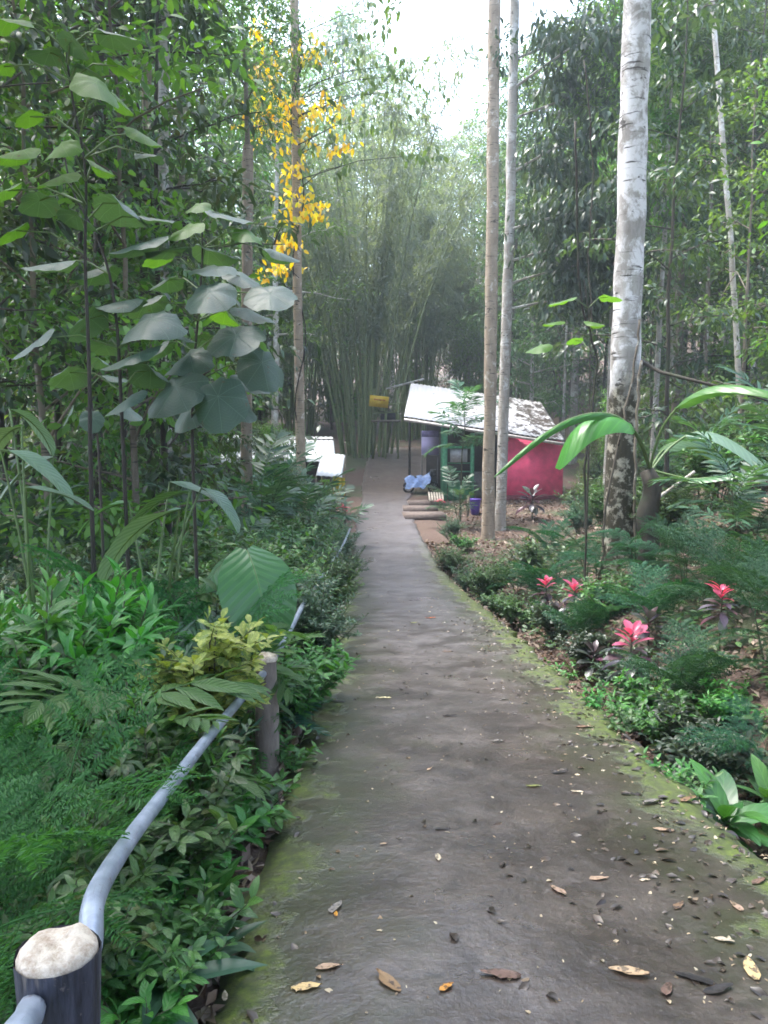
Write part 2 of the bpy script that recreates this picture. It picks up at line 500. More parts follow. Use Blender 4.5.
def radial(name, c1, c2, trans, tcol):
    m, nt, out = new_mat(name); n = N(nt)
    geo = n('ShaderNodeNewGeometry'); tc = n('ShaderNodeTexCoord'); oi = n('ShaderNodeObjectInfo')
    s = n('ShaderNodeSeparateXYZ', {0: tc.outputs['UV']})
    a = n.math('ARCTAN2', n.math('SUBTRACT', s.outputs[0], .5), n.math('SUBTRACT', s.outputs[1], .33))
    x = n.math('SUBTRACT', s.outputs[0], .5); y = n.math('SUBTRACT', s.outputs[1], .33)
    r = n.math('SQRT', n.math('ADD', n.math('MULTIPLY', x, x), n.math('MULTIPLY', y, y)))
    fr = n.math('ABSOLUTE', n.math('SUBTRACT', n.math('FRACT', n.math('MULTIPLY_ADD', a, 9 / (2 * PI), .5)), .5))
    v = n.math('SUBTRACT', 1.0, n.math('MULTIPLY', n.math('MULTIPLY', fr, r), 95.), clamp=True)
    f2 = n.math('ABSOLUTE', n.math('SUBTRACT', n.math('FRACT', n.math('MULTIPLY_ADD', r, 16., n.math('MULTIPLY', fr, -3.0))), .5))
    v2 = n.math('MULTIPLY', n.math('SUBTRACT', 1.0, n.math('MULTIPLY', f2, 8.), clamp=True), .35)
    z = n.noise(tc.outputs['Object'], 9., 5, .65)
    k = n.math('ADD', n.math('MULTIPLY', oi.outputs['Random'], .6), n.math('MULTIPLY', z, .5), clamp=True)
    c = n.mix(k, c1, c2)
    c = n.mix(n.math('MULTIPLY', n.math('MAXIMUM', v, v2), .5), c, tuple(min(.6, q * 1.9) for q in c2))
    c = n.mix(n.ramp(n.noise(tc.outputs['Object'], 16., 3, .6), [(.66, 0.), (.70, .6)]), c, (.09, .06, .03))
    bp = n('ShaderNodeBump', {'Strength': .5, 'Distance': .012, 'Height': n.math('MAXIMUM', v, n.math('MULTIPLY', z, .8))})
    p = n('ShaderNodeBsdfPrincipled', {'Base Color': c, 'Roughness': .48, 'Normal': bp.outputs[0]})
    t = n('ShaderNodeBsdfTranslucent', {'Color': n.mix(1.0, c, tcol, 'MULTIPLY')})
    mx = n('ShaderNodeMixShader', {0: trans, 1: p.outputs[0], 2: t.outputs[0]}); nt.links.new(mx.outputs[0], out.inputs[0])
    return m


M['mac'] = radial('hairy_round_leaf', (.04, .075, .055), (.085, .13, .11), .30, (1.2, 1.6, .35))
M['maclit'] = radial('backlit_lime_leaf', (.07, .16, .03), (.10, .21, .035), .5, (1.3, 1.4, .4))  # brighter lime copy of the round leaf, backlight put into its colour
M['monstera'] = leafmat('slit_leaf', [(.018, .07, .045), (.03, .095, .06)], .18, .28, veins=7)
M['croton'] = leafmat('croton_leaf', [(.10, .24, .03), (.24, .38, .05), (.36, .46, .07), (.14, .30, .04), (.40, .46, .16)], .3, .35, veins=7, tcol=(1.3, 1.35, .5), spots=((.42, .46, .12), 40.))
M['yellow'] = leafmat('yellow_leaf', [(.68, .40, .03), (.74, .50, .08), (.60, .27, .03), (.68, .48, .16), (.42, .40, .08), (.45, .22, .07)], .42, .5)
M['red'] = leafmat('red_leaf', [(.42, .05, .11), (.52, .10, .19), (.46, .06, .13)], .35, .35, tcol=(1.6, .7, .7))
M['purple'] = leafmat('purple_leaf', [(.045, .04, .06), (.07, .06, .075), (.05, .07, .055), (.12, .04, .07)], .2, .32, tcol=(1.3, .8, .8))
M['litterleaf'] = leafmat('dry_leaf', [(.06, .035, .022), (.12, .07, .04), (.20, .14, .09), (.08, .05, .045), (.34, .27, .20), (.05, .03, .03)], .1, .7, tcol=(1.2, .9, .5))
M['weed'] = leafmat('weed_leaf', [(.04, .12, .035), (.065, .18, .045), (.09, .23, .05)], .3, .36, veins=5)

M['bark'] = barkmat('grey_brown_bark', (.09, .07, .055), (.20, .17, .13), (.34, .34, .31), .38, 5., 4.)
M['palebark'] = barkmat('pale_bark', (.24, .21, .18), (.42, .39, .35), (.55, .54, .52), .45, 4., 5.)
M['brownbark'] = barkmat('brown_bark', (.20, .155, .115), (.36, .29, .22), (.50, .45, .39), .40, 5., 6.)
M['whitebark'] = barkmat('white_lichen_bark', (.20, .18, .165), (.50, .48, .47), (.72, .71, .74), .50, 4.2, 3.6,
                         zband=(2.9, 3.5, (.05, .042, .026), (.40, .37, .30)))
M['darkbark'] = barkmat('dark_mossy_bark', (.022, .018, .014), (.06, .05, .04), None, 0, 7., 0, (.03, .045, .02))
M['stem'] = plain('green_brown_stem', (.07, .075, .04), .7, scale=12.)
M['petiole'] = plain('leaf_stalk', (.10, .16, .05), .5, scale=12.)
M['culm'] = barkmat('bamboo_culm', (.12, .16, .07), (.22, .26, .12), (.24, .22, .15), .33, 3., 6.)

# ------------------------------------------------------------------ ground and path
def ground_mat():
    m, nt, out = new_mat('forest_soil'); n = N(nt)
    v = n('ShaderNodeTexCoord').outputs['Object']
    a = n.noise(v, 1.3, 6, .65); b = n.noise(v, 14., 5, .7); g = n.noise(v, .35, 4, .6)
    c = n.mix(n.ramp(b, [(.35, 0.), (.65, 1.)]), (.045, .030, .022), (.14, .095, .07))
    c = n.mix(n.ramp(a, [(.4, 0.), (.6, .7)]), c, (.10, .062, .05))
    c = n.mix(n.ramp(g, [(.5, 0.), (.62, .75)]), c, (.035, .06, .02))
    bp = n('ShaderNodeBump', {'Strength': .8, 'Distance': .05, 'Height': b})
    p = n('ShaderNodeBsdfPrincipled', {'Base Color': c, 'Roughness': .92, 'Normal': bp.outputs[0]})
    nt.links.new(p.outputs[0], out.inputs[0])
    return m


def path_mat():
    m, nt, out = new_mat('mossy_concrete'); n = N(nt)
    tc = n('ShaderNodeTexCoord'); v = tc.outputs['Object']
    s = n('ShaderNodeSeparateXYZ', {0: tc.outputs['UV']})
    u = s.outputs[0]; sv = s.outputs[1]
    big = n.noise(v, .7, 5, .6); mid = n.noise(v, 3.5, 6, .65); fine = n.noise(v, 42., 4, .7); dirt = n.noise(v, 1.7, 6, .7, .5)
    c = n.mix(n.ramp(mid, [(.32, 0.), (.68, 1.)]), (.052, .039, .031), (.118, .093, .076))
    far = n.math('ADD', n.math('DIVIDE', n.math('SUBTRACT', sv, 5.), 9.), n.math('MULTIPLY', n.math('SUBTRACT', mid, .5), .8), clamp=True)  # paler further along: cleaner concrete, plus open-sky brightness put into the colour
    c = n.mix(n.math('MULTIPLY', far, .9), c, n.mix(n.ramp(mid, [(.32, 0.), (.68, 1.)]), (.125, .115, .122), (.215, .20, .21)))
    yard = n.math('DIVIDE', n.math('SUBTRACT', n.math('ADD', sv, n.math('MULTIPLY', mid, 6.)), 37.), 5., clamp=True)
    dirt = n.math('SUBTRACT', dirt, n.math('MULTIPLY', far, .10))
    c = n.mix(n.ramp(dirt, [(.45, 0.), (.60, .85)]), c, (.028, .019, .014))
    c = n.mix(n.ramp(fine, [(.3, .45), (.62, 0.)]), c, (.02, .016, .014))
    c = n.mix(n.ramp(fine, [(.64, 0.), (.72, .6)]), c, (.22, .19, .18))
    sp = n.noise(v, 11., 5, .75)
    c = n.mix(n.ramp(sp, [(.60, 0.), (.68, .7)]), c, (.022, .017, .015))
    c = n.mix(n.ramp(n.noise(v, 6.3, 5, .7, 1.), [(.60, 0.), (.70, .55)]), c, (.17, .145, .135))
    c = n.mix(n.math('MULTIPLY', yard, .9), c, n.mix(n.ramp(mid, [(.35, 0.), (.65, 1.)]), (.10, .075, .062), (.17, .13, .11)))
    # small pits and old crumbs
    vor = n('ShaderNodeTexVoronoi', {'Vector': v, 'Scale': 26.})
    c = n.mix(n.ramp(vor.outputs['Distance'], [(.06, .55), (.12, 0.)]), c, (.014, .011, .010))
    # moss grows in from both edges, thickest along the ditch; film of algae further in
    rgt = n.math('SUBTRACT', 1.0, u)
    ns = n.math('MULTIPLY', n.math('SUBTRACT', n.noise(v, 2.4, 6, .7), .5), .55)
    fade = n.math('SUBTRACT', 1.0, n.math('DIVIDE', n.math('SUBTRACT', sv, 15.), 12.), clamp=True)
    ml = n.math('DIVIDE', n.math('SUBTRACT', n.math('ADD', .10, ns), u), .07, clamp=True)
    mr = n.math('DIVIDE', n.math('SUBTRACT', n.math('ADD', .135, n.math('MULTIPLY', ns, .8)), rgt), .06, clamp=True)
    moss = n.math('MULTIPLY', n.math('MAXIMUM', ml, mr), fade, clamp=True)
    al = n.math('DIVIDE', n.math('SUBTRACT', n.math('ADD', .30, n.math('MULTIPLY', ns, 1.4)), n.math('MINIMUM', u, rgt)), .22, clamp=True)
    c = n.mix(n.math('MULTIPLY', n.math('MULTIPLY', al, fade), .75), c, (.034, .040, .012))
    mc = n.mix(n.ramp(n.noise(v, 22., 4, .7), [(.35, 0.), (.65, 1.)]), (.030, .046, .006), (.10, .14, .010))
    c = n.mix(n.math('MULTIPLY', moss, n.ramp(n.noise(v, 9., 5, .7), [(.38, .35), (.56, 1.)])), c, mc)
    r = n.math('ADD', n.math('MULTIPLY', big, .42), n.math('ADD', .13, n.math('MULTIPLY', moss, .5)))
    h = n.math('ADD', n.math('MULTIPLY', fine, .16), n.math('ADD', mid, n.math('MULTIPLY', moss, .6)))
    bp = n('ShaderNodeBump', {'Strength': .8, 'Distance': .015, 'Height': h})
    p = n('ShaderNodeBsdfPrincipled', {'Base Color': c, 'Roughness': r, 'Normal': bp.outputs[0], 'Specular IOR Level': .7})
    nt.links.new(p.outputs[0], out.inputs[0])
    return m


def build_ground():
    xs = np.concatenate([np.linspace(-220, -14, 40)[:-1], np.linspace(-14, -3, 46)[:-1], np.linspace(-3, 5, 82)[:-1], np.linspace(5, 18, 66)[:-1], np.linspace(18, 240, 44)])
    ys = np.concatenate([np.linspace(-50, -8, 14)[:-1], np.linspace(-8, 28, 230)[:-1], np.linspace(28, 62, 90)[:-1], np.linspace(62, 420, 60)])
    X, Y = np.meshgrid(xs, ys)
    V = np.stack([X, Y, G(X, Y)], -1).reshape(-1, 3)
    nx, ny = len(xs), len(ys)
    i = np.arange(ny - 1)[:, None] * nx; j = np.arange(nx - 1)[None]
    Q = np.stack([i + j, i + j + 1, i + j + nx + 1, i + j + nx], -1).reshape(-1, 4)
    mb = MB(); mb.add(V, Q)
    tag(mb.build('ground', ground_mat(), smooth=True), kind='structure')


def build_path():
    ys = np.concatenate([np.arange(-9, 26, .12), np.arange(26, 51, .4)])
    k = 26
    us = np.linspace(0, 1, k)
    V, UV = [], []
    for y in ys:
        l = float(np.interp(y, _LY, _LX)) + .035 * float(noise2(y, 3, .35, 4)) + .02 * rng.normal()
        r = float(np.interp(y, _LY, _RX)) + .05 * float(noise2(y, 9, .4, 6)) + .025 * rng.normal()
        z0 = float(P(y))
        V.append([l + .01, y, z0 - .14]); UV.append([0, y])
        for u in us:
            x = l + (r - l) * u
            e = min(u, 1 - u) * (r - l)
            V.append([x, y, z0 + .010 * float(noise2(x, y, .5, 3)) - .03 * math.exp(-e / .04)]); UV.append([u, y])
        V.append([r - .01, y, z0 - .14]); UV.append([1, y])
    k2 = k + 2
    i = np.arange(len(ys) - 1)[:, None] * k2; j = np.arange(k2 - 1)[None]
    Q = np.stack([i + j, i + j + 1, i + j + k2 + 1, i + j + k2], -1).reshape(-1, 4)
    mb = MB(); mb.add(V, Q, None, np.array(UV))
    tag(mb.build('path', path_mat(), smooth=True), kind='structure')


build_ground()
build_path()

# ------------------------------------------------------------------ railing of posts and pipe
def build_railing():
    pole, nt, out = new_mat('galvanised_pipe'); n = N(nt)
    v = n('ShaderNodeTexCoord').outputs['Object']; uvn = n('ShaderNodeTexCoord').outputs['UV']
    a = n.noise(v, 14., 6, .7); b = n.noise(n('ShaderNodeMapping', {'Vector': uvn, 'Scale': (30, 4, 1)}).outputs[0], 2.2, 5, .75)
    c = n.mix(n.ramp(a, [(.35, 0.), (.65, 1.)]), (.22, .26, .34), (.38, .43, .52))
    c = n.mix(n.ramp(b, [(.58, 0.), (.66, .7)]), c, (.16, .15, .15))
    c = n.mix(n.ramp(n.noise(v, 24., 5, .7), [(.64, 0.), (.70, .8)]), c, (.15, .09, .06))
    p = n('ShaderNodeBsdfPrincipled', {'Base Color': c, 'Metallic': .45, 'Roughness': n.math('MULTIPLY_ADD', a, .5, .16), 'Normal': n('ShaderNodeBump', {'Strength': .12, 'Distance': .004, 'Height': b}).outputs[0]})
    nt.links.new(p.outputs[0], out.inputs[0])
    wood = barkmat('weathered_post', (.13, .105, .09), (.27, .23, .20), (.38, .35, .31), .36, 12., 0)
    ink, nt, out = new_mat('dark_painted_post'); n = N(nt)
    v = n('ShaderNodeTexCoord').outputs['Object']
    st = n('ShaderNodeMapping', {'Vector': v, 'Scale': (1, 1, .12)}).outputs[0]
    g = n.noise(st, 55., 5, .7); a = n.noise(v, 16., 6, .75)
    c = n.mix(n.ramp(g, [(.35, 0.), (.62, 1.)]), (.010, .011, .016), (.055, .06, .085))
    c = n.mix(n.ramp(a, [(.58, 0.), (.64, .8)]), c, (.17, .15, .14))
    c = n.mix(n.ramp(n.noise(st, 20., 4, .6), [(.62, 0.), (.68, .8)]), c, (.22, .19, .17))
    p = n('ShaderNodeBsdfPrincipled', {'Base Color': c, 'Roughness': .55, 'Normal': n('ShaderNodeBump', {'Strength': .7, 'Distance': .006, 'Height': g}).outputs[0]})
    nt.links.new(p.outputs[0], out.inputs[0])
    m, nt, out = new_mat('cut_wood_end'); n = N(nt)
    v = n('ShaderNodeTexCoord').outputs['Object']
    a = n.noise(v, 26., 6, .75)
    c = n.mix(n.ramp(a, [(.35, 0.), (.6, 1.)]), (.24, .18, .13), (.56, .50, .43))
    c = n.mix(n.ramp(n.noise(v, 9., 4, .6), [(.55, 0.), (.7, .7)]), c, (.24, .17, .12))
    bp = n('ShaderNodeBump', {'Strength': .7, 'Distance': .01, 'Height': a})
    p = n('ShaderNodeBsdfPrincipled', {'Base Color': c, 'Roughness': .85, 'Normal': bp.outputs[0]}); nt.links.new(p.outputs[0], out.inputs[0])
    endm = m

    t1 = at(57, 944, 1.21)
    base = (t1[0], t1[1], float(P(t1[1])))
    t = thing('pipe_railing', 'grey steel pipe railing on short log posts along the mossy path', 'railing', base)

    def post(x, y, ztop, r, mat, cut=True, lean=(0, 0)):
        mb = MB()
        zs = np.linspace(gz(x, y) - .4, ztop - .012, 9)
        tube(mb, [[x + lean[0] * (z - ztop), y + lean[1] * (z - ztop), z] for z in zs], r * (1 + .05 * rng.normal(size=9)), 20, cap=False, rough=.02)
        o = mb.build('post', mat, t, base, smooth=True)
        cb = MB()
        th = np.linspace(0, 2 * PI, 20, endpoint=False)
        V = [[x, y, ztop + .004]]
        for f, dz in ((.5, .004), (.88, 0), (1.0, -.016)):
            for q in th: V.append([x + r * f * math.cos(q) * 1.01, y + r * f * math.sin(q) * 1.01, ztop + dz + .004 * rng.normal()])
        for i, q in enumerate(th): V.append([x + r * 1.03 * math.cos(q), y + r * 1.03 * math.sin(q), ztop - .024 - .008 * rng.random()])
        T = [[0, 1 + i, 1 + (i + 1) % 20] for i in range(20)]
        Q = [[1 + k * 20 + i, 1 + (k + 1) * 20 + i, 1 + (k + 1) * 20 + (i + 1) % 20, 1 + k * 20 + (i + 1) % 20] for k in range(3) for i in range(20)]
        cb.add(np.array(V), Q, T)
        cb.build('cut_top', endm if cut else mat, o, base)
        return o

    o = post(t1[0], t1[1], t1[2], .064, ink)
    o['label'] = 'dark painted log post with pale sawn top'
    p2 = at(266, 655, 4.35)
    post(p2[0], p2[1], p2[2], .068, wood)
    p3 = at(311, 588, 9.0)
    post(p3[0], p3[1], p3[2], .075, wood, cut=False)
    p3b = at(320, 598, 9.6)
    post(p3b[0], p3b[1], p3b[2], .085, ink, cut=False)
    p4 = at(338, 553, 14.0)
    post(p4[0], p4[1], p4[2], .08, wood, cut=False)
    # the pipe threads the posts; a slack bend between the first and the second
    a0 = np.array([t1[0] - .05, t1[1], t1[2] - .10])
    pts = [at(-60, 1120, .86), at(22, 1026, 1.06), np.array([t1[0] - .02, t1[1] - .04, t1[2] - .075]), np.array([t1[0] + .022, t1[1] + .06, t1[2] - .075]),
           at(93, 905, 1.42), at(108, 872, 1.62), at(134, 833, 1.95), at(165, 793, 2.35), at(203, 744, 2.95), at(240, 700, 3.75), p2 + [-.01, 0, -.10],
           p2 * .72 + p3 * .28 + [0, 0, -.09], p2 * .4 + p3 * .6 + [0, 0, -.06], p3 + [0, 0, -.03], at(328, 568, 11.6), at(341, 549, 14.2), at(350, 529, 18.5)]
    pts = np.array(pts)
    # smooth it
    tt = np.arange(len(pts)); fine = np.linspace(0, len(pts) - 1, 140)
    cr = []
    for f in fine:
        i = min(int(f), len(pts) - 2); s = f - i
        a, b, c, d = pts[max(i - 1, 0)], pts[i], pts[i + 1], pts[min(i + 2, len(pts) - 1)]
        cr.append(.5 * ((2 * b) + (-a + c) * s + (2 * a - 5 * b + 4 * c - d) * s * s + (-a + 3 * b - 3 * c + d) * s ** 3))
    mb = MB(); tube(mb, cr, .0225, 14)
    mb.build('pipe', pole, t, base, smooth=True)


build_railing()

# ------------------------------------------------------------------ the hut, its yard and what stands there
def quad_slab(mb, c, th, nu=1, wave=0.0):
    """slab on four corners (front-left, front-right, back-right, back-left), thickness th downwards, wave = corrugation height across u"""
    c = np.array(c, float)
    us = np.linspace(0, 1, nu + 1)
    nrm = unit(np.cross(c[1] - c[0], c[3] - c[0])); nrm = nrm if nrm[2] > 0 else -nrm
    V = []
    for dz in (0, -th):
        for v in (0, 1):
            for i, u in enumerate(us):
                p = (c[0] * (1 - u) + c[1] * u) * (1 - v) + (c[3] * (1 - u) + c[2] * u) * v
                V.append(p + nrm * (dz + wave * (1 if i % 2 else -1)))
    n = nu + 1
    Q = []
    for i in range(nu):
        Q += [[i, i + 1, n + i + 1, n + i], [2 * n + i + 1, 2 * n + i, 3 * n + i, 3 * n + i + 1], [i + 1, i, 2 * n + i, 2 * n + i + 1], [n + i, n + i + 1, 3 * n + i + 1, 3 * n + i]]
    Q += [[0, n, 3 * n, 2 * n], [n - 1, 3 * n - 1, 4 * n - 1, 2 * n - 1]]
    mb.add(np.array(V), Q)


def build_hut():
    pink = plain('pink_paint', (.80, .075, .19), .75, var=.18, scale=3., bump=.1)
    green = plain('green_paint', (.06, .26, .13), .6, var=.3, scale=9.)
    inside = plain('dark_board', (.05, .042, .038), .85)
    m, nt, out = new_mat('littered_metal_roof'); n = N(nt)
    v = n('ShaderNodeTexCoord').outputs['Object']
    s = n('ShaderNodeSeparateXYZ', {0: v}).outputs[0]
    a = n.noise(v, 2.2, 7, .75)
    k = n.math('MULTIPLY_ADD', n.math('SUBTRACT', s, -1.5), .030, a)
    c = n.mix(n.ramp(k, [(.55, 0.), (.63, 1.)]), (.56, .56, .58), (.06, .048, .04))
    c = n.mix(n.ramp(n.noise(v, 9., 5, .8), [(.58, 0.), (.66, .6)]), c, (.16, .12, .10))
    p = n('ShaderNodeBsdfPrincipled', {'Base Color': c, 'Roughness': .42, 'Metallic': .15}); nt.links.new(p.outputs[0], out.inputs[0])
    roofm = m
    Y0 = 36.
    xl, xm, xr = at(443, 500, Y0)[0], at(497, 500, Y0)[0], at(562, 500, Y0)[0]
    zb = gz(xm, Y0) - .1
    base = (xm, Y0, zb)
    t = thing('hut', 'pink walled hut with green stall front and littered white metal roof', 'hut', base)
    ev = lambda x: at(404, 417, Y0)[2] + (x - at(404, 417, Y0)[0]) / (at(565, 441, Y0)[0] - at(404, 417, Y0)[0]) * (at(565, 441, Y0)[2] - at(404, 417, Y0)[2])
    # roof
    fl, fr, br, bl = at(404, 416, 35.6), at(566, 441, 35.2), at(541, 402, 41.), at(411, 383, 41.)
    mb = MB(); quad_slab(mb, [fl, fr, br, bl], .03, 64, .018)
    mb.build('roof', roofm, t, base)
    mb = MB()
    mb2 = [fl + [0, -.03, -.16], fr + [0, -.03, -.16]]
    tube(mb, mb2, .07, 4); mb.build('fascia', plain('pale_fascia', (.50, .46, .44), .7), t, base)
    # walls: pink front and side walls, dark back wall
    def wall(a, b, zt_a, zt_b, mat, name, th=.12):
        mb = MB(); d = unit(np.array([b[0] - a[0], b[1] - a[1], 0])); nn = np.array([-d[1], d[0], 0]) * th / 2
        V = [np.array([p[0], p[1], z]) + s * nn for s in (-1, 1) for (p, z) in ((a, zb - .2), (b, zb - .2), (b, zt_b), (a, zt_a))]
        mb.add(np.array(V), [[0, 1, 2, 3], [5, 4, 7, 6], [1, 0, 4, 5], [3, 2, 6, 7], [0, 3, 7, 4], [2, 1, 5, 6]])
        return mb.build(name, mat, t, base)
    Y1 = 39.6
    w = wall((xm, Y0), (xr, Y0), ev(xm) - .1, ev(xr) - .1, pink, 'wall'); w['label'] = 'pink painted front wall'
    wall((xr - .06, Y0 + .1), (xr - .06, Y1), ev(xr) - .1, ev(xr) + .6, pink, 'wall')
    wall((xm + .06, Y0 + .1), (xm + .06, Y1), ev(xm) - .1, ev(xm) + .6, inside, 'wall')
    wall((xl - .6, Y1), (xr, Y1), ev(xl) + .5, ev(xr) + .5, inside, 'wall')
    mb = MB(); box(mb, ((xm + xr) / 2, Y0 - .08, zb + .18), (xr - xm + .02, .05, .40)); mb.build('plinth', plain('maroon_plinth', (.16, .03, .045), .8), t, base)
    # green stall front
    zt = ev(xl) - .12
    zf = gz(xl, Y0)
    h = zt - zf
    def gpost(x, y, wdt, top):
        mb = MB(); box(mb, (x, y, (zf - .2 + top) / 2), (wdt, wdt, top - zf + .2)); mb.build('stall_post', green, t, base)
    gpost(xl + .06, Y0, .24, zt); gpost(at(472, 480, Y0)[0], Y0, .17, zt - .35); gpost(xl + .1, Y0 + 1.9, .16, zt + .3)
    x2 = at(472, 480, Y0)[0]
    mb = MB(); box(mb, ((xl + x2) / 2 + .1, Y0 + .05, zf + .42), (x2 - xl - .25, .08, .84)); mb.build('counter_front', green, t, base)
    mb = MB(); box(mb, ((xl + x2) / 2 + .1, Y0 + .05, zf + .89), (x2 - xl + .1, .5, .06)); mb.build('counter', plain('worn_green_top', (.12, .24, .15), .6), t, base)
    for f in (1.35, 1.75):
        mb = MB(); box(mb, ((xl + x2) / 2 + .1, Y0 + .3, zf + f), (x2 - xl - .3, .3, .05)); mb.build('shelf', green, t, base)
    mb = MB(); box(mb, ((xl + x2) / 2 + .05, Y0 + .06, zf + 2.12), (x2 - xl - .55, .05, .62)); mb.build('window_panel', plain('dull_pane', (.34, .34, .36), .4), t, base)
    mb = MB(); box(mb, ((xl + x2) / 2 + .05, Y0 + .02, zf + 2.5), (x2 - xl, .1, .12)); mb.build('lintel_rail', green, t, base)
    mb = MB(); box(mb, ((x2 + xm) / 2, Y0 + 1.0, zf + .55), (xm - x2 - .1, .1, 1.5)); mb.build('inner_partition', plain('grey_partition', (.16, .15, .16), .8), t, base)
    # porch post at the far corner of the overhang
    q = bl * .82 + fl * .18
    mb = MB(); tube(mb, [[q[0], q[1], gz(q[0], q[1]) - .2], [q[0], q[1], q[2] - .06]], .06, 8); mb.build('porch_post', M['darkbark'], t, base, smooth=True)

    # notice board in the porch
    c = at(430, 446, 38.6); w_ = 17 / F * 38.6; hh = 18 / F * 38.6
    zg = gz(c[0], 38.6)
    t = thing('notice_board', 'pale lavender notice board standing under the hut porch', 'notice board', (c[0], 38.6, zg))
    b = (c[0], 38.6, zg)
    mb = MB(); box(mb, c, (w_, .05, hh)); mb.build('panel', plain('lavender_panel', (.44, .40, .66), .55, var=.08), t, b)
    mb = MB(); box(mb, c + [0, .005, hh / 2 + .16], (w_, .06, .30)); mb.build('header', plain('violet_header', (.24, .21, .42), .6), t, b)
    for sx in (-1, 1):
        mb = MB(); box(mb, (c[0] + sx * w_ * .46, 38.66, (zg + c[2] + hh / 2) / 2), (.05, .05, c[2] + hh / 2 - zg)); mb.build('leg', plain('board_leg', (.2, .19, .2), .7), t, b)

    # motorcycle under a blue tarpaulin
    c = at(421, 486, 38.0); z0 = gz(c[0], 38.)
    b = (c[0], 38., z0)
    t = thing('motorcycle', 'small dark motorcycle parked under a blue sheet beside the hut', 'motorcycle', b)
    blk = plain('black_plastic', (.02, .02, .024), .4)
    for sx in (-1, 1):
        mb = MB(); th = np.linspace(0, 2 * PI, 25)
        tube(mb, [[b[0] + sx * .62 + .24 * math.cos(a), 38. + .02 * sx, z0 + .29 + .24 * math.sin(a)] for a in th], .05, 8, cap=False)
        w = mb.build('wheel', plain('tyre_rubber', (.018, .018, .018), .8), t, b, smooth=True)
        mb = MB(); tube(mb, [[b[0] + sx * .62, 38. + dy, z0 + .29] for dy in (-.06, .06)], .05, 10)
        for a in np.linspace(0, PI, 5, endpoint=False):
            d = np.array([math.cos(a), 0, math.sin(a)]) * .22; cc = np.array([b[0] + sx * .62, 38., z0 + .29])
            tube(mb, [cc - d, cc + d], .01, 4)
        mb.build('rim', plain('steel_rim', (.35, .35, .36), .35, .8), w, b)
    mb = MB(); tube(mb, [[b[0] + x, 38., z0 + z] for x, z in ((-.7, .62), (-.3, .58), (.05, .5), (.35, .62), (.5, .85))], [.08, .13, .15, .12, .07], 10); mb.build('body', blk, t, b, smooth=True)
    mb = MB(); tube(mb, [[b[0] + x, 38., z0 + z] for x, z in ((-.68, .78), (-.3, .76), (.1, .72))], [.07, .11, .08], 10); mb.build('seat', blk, t, b, smooth=True)
    mb = MB(); tube(mb, [[b[0] + .62, 38., z0 + .3], [b[0] + .5, 38., z0 + .95]], .04, 8); mb.build('fork', blk, t, b)
    mb = MB(); tube(mb, [[b[0] + .45, 38. + y, z0 + 1.0 + .05 * abs(y)] for y in (-.35, -.1, .1, .35)], .022, 8); mb.build('handlebar', blk, t, b)
    mb = MB(); box(mb, (b[0] + .60, 37.98, z0 + 1.02), (.28, .3, .30)); mb.build('headlight_cowl', blk, t, b)
    # sheet
    mb = MB(); nu, nv = 22, 16; V = []
    for j in range(nv):
        for i in range(nu):
            u = i / (nu - 1); v = (j / (nv - 1) - .5) * 2
            x = -.78 + 1.22 * u + .05 * math.sin(7 * v)
            hgt = np.interp(x, [-.8, -.5, .1, .3, .45], [.72, .86, .84, .98, 1.05])
            y = .20 * math.tanh(v * 1.6) + .22 * v * abs(v)
            z = hgt - .72 * max(0, abs(v) - .22) ** 1.1 + .035 * math.sin(13 * u + 5 * v) + .03 * math.sin(21 * u * v + 2)
            V.append([b[0] + x, 38. + y, z0 + max(.16, z)])
    Q = [[j * nu + i, j * nu + i + 1, (j + 1) * nu + i + 1, (j + 1) * nu + i] for j in range(nv - 1) for i in range(nu - 1)]
    mb.add(np.array(V), Q); o = mb.build('tarpaulin', plain('blue_sheet', (.17, .27, .52), .5, var=.4, scale=7., bump=.5), None, smooth=True)
    tag(o, 'crumpled light blue sheet draped over the parked motorcycle', 'tarpaulin')

    # slatted bench
    c = at(436, 492, 35.0); z0 = gz(c[0], 35.)
    b = (c[0], 35., z0)
    t = thing('slatted_bench', 'low pale slatted wooden bench before the green stall', 'bench', b)
    mb = MB()
    for i in range(6): box(mb, (c[0] - .30 + i * .12, 35., z0 + .42), (.08, .9, .035), tilt=(.35, 0))
    mb.build('slats', plain('pale_wood', (.46, .41, .34), .75), t, b)
    for sx in (-1, 1):
        for sy in (-1, 1):
            mb = MB(); box(mb, (c[0] + sx * .3, 35. + sy * .38, z0 + .2 + .06 * sy), (.06, .06, .42 + .1 * sy)); mb.build('leg', plain('old_wood', (.2, .16, .13), .8), t, b)
    # concrete slabs beside the path
    slab = plain('slab_concrete', (.15, .115, .10), .85, bump=.3)
    for (px, py, Y, w, d, lab) in ((424, 489, 35.4, 1.5, 1.0, 'weathered brown slab below the blue covered motorcycle'), (420, 499, 33.6, 1.5, 1.2, 'weathered brown slab, middle step of three beside the path'), (424, 509, 31.8, 1.7, 1.3, 'weathered brown slab above the dark gap beside the path')):
        c = at(px, py, Y); z0 = gz(c[0], Y)
        mb = MB(); box(mb, (c[0], Y, z0 + .04), (w, d, .26), .08 * rng.normal()); o = mb.build('stone_slab', slab, None)
        tag(o, lab, 'slab', 'slabs stepping up to the stall')
    # purple bucket and stub post
    c = at(475, 507, 32.5); z0 = gz(c[0], 32.5)
    mb = MB(); tube(mb, [[c[0], 32.5, z0 + z] for z in (0, .3, .62, .66)], [.17, .21, .25, .27], 16); o = mb.build('bucket', plain('purple_plastic', (.10, .05, .36), .35), None, smooth=True)
    tag(o, 'purple plastic bucket on the ground beside the slim trunks', 'bucket')
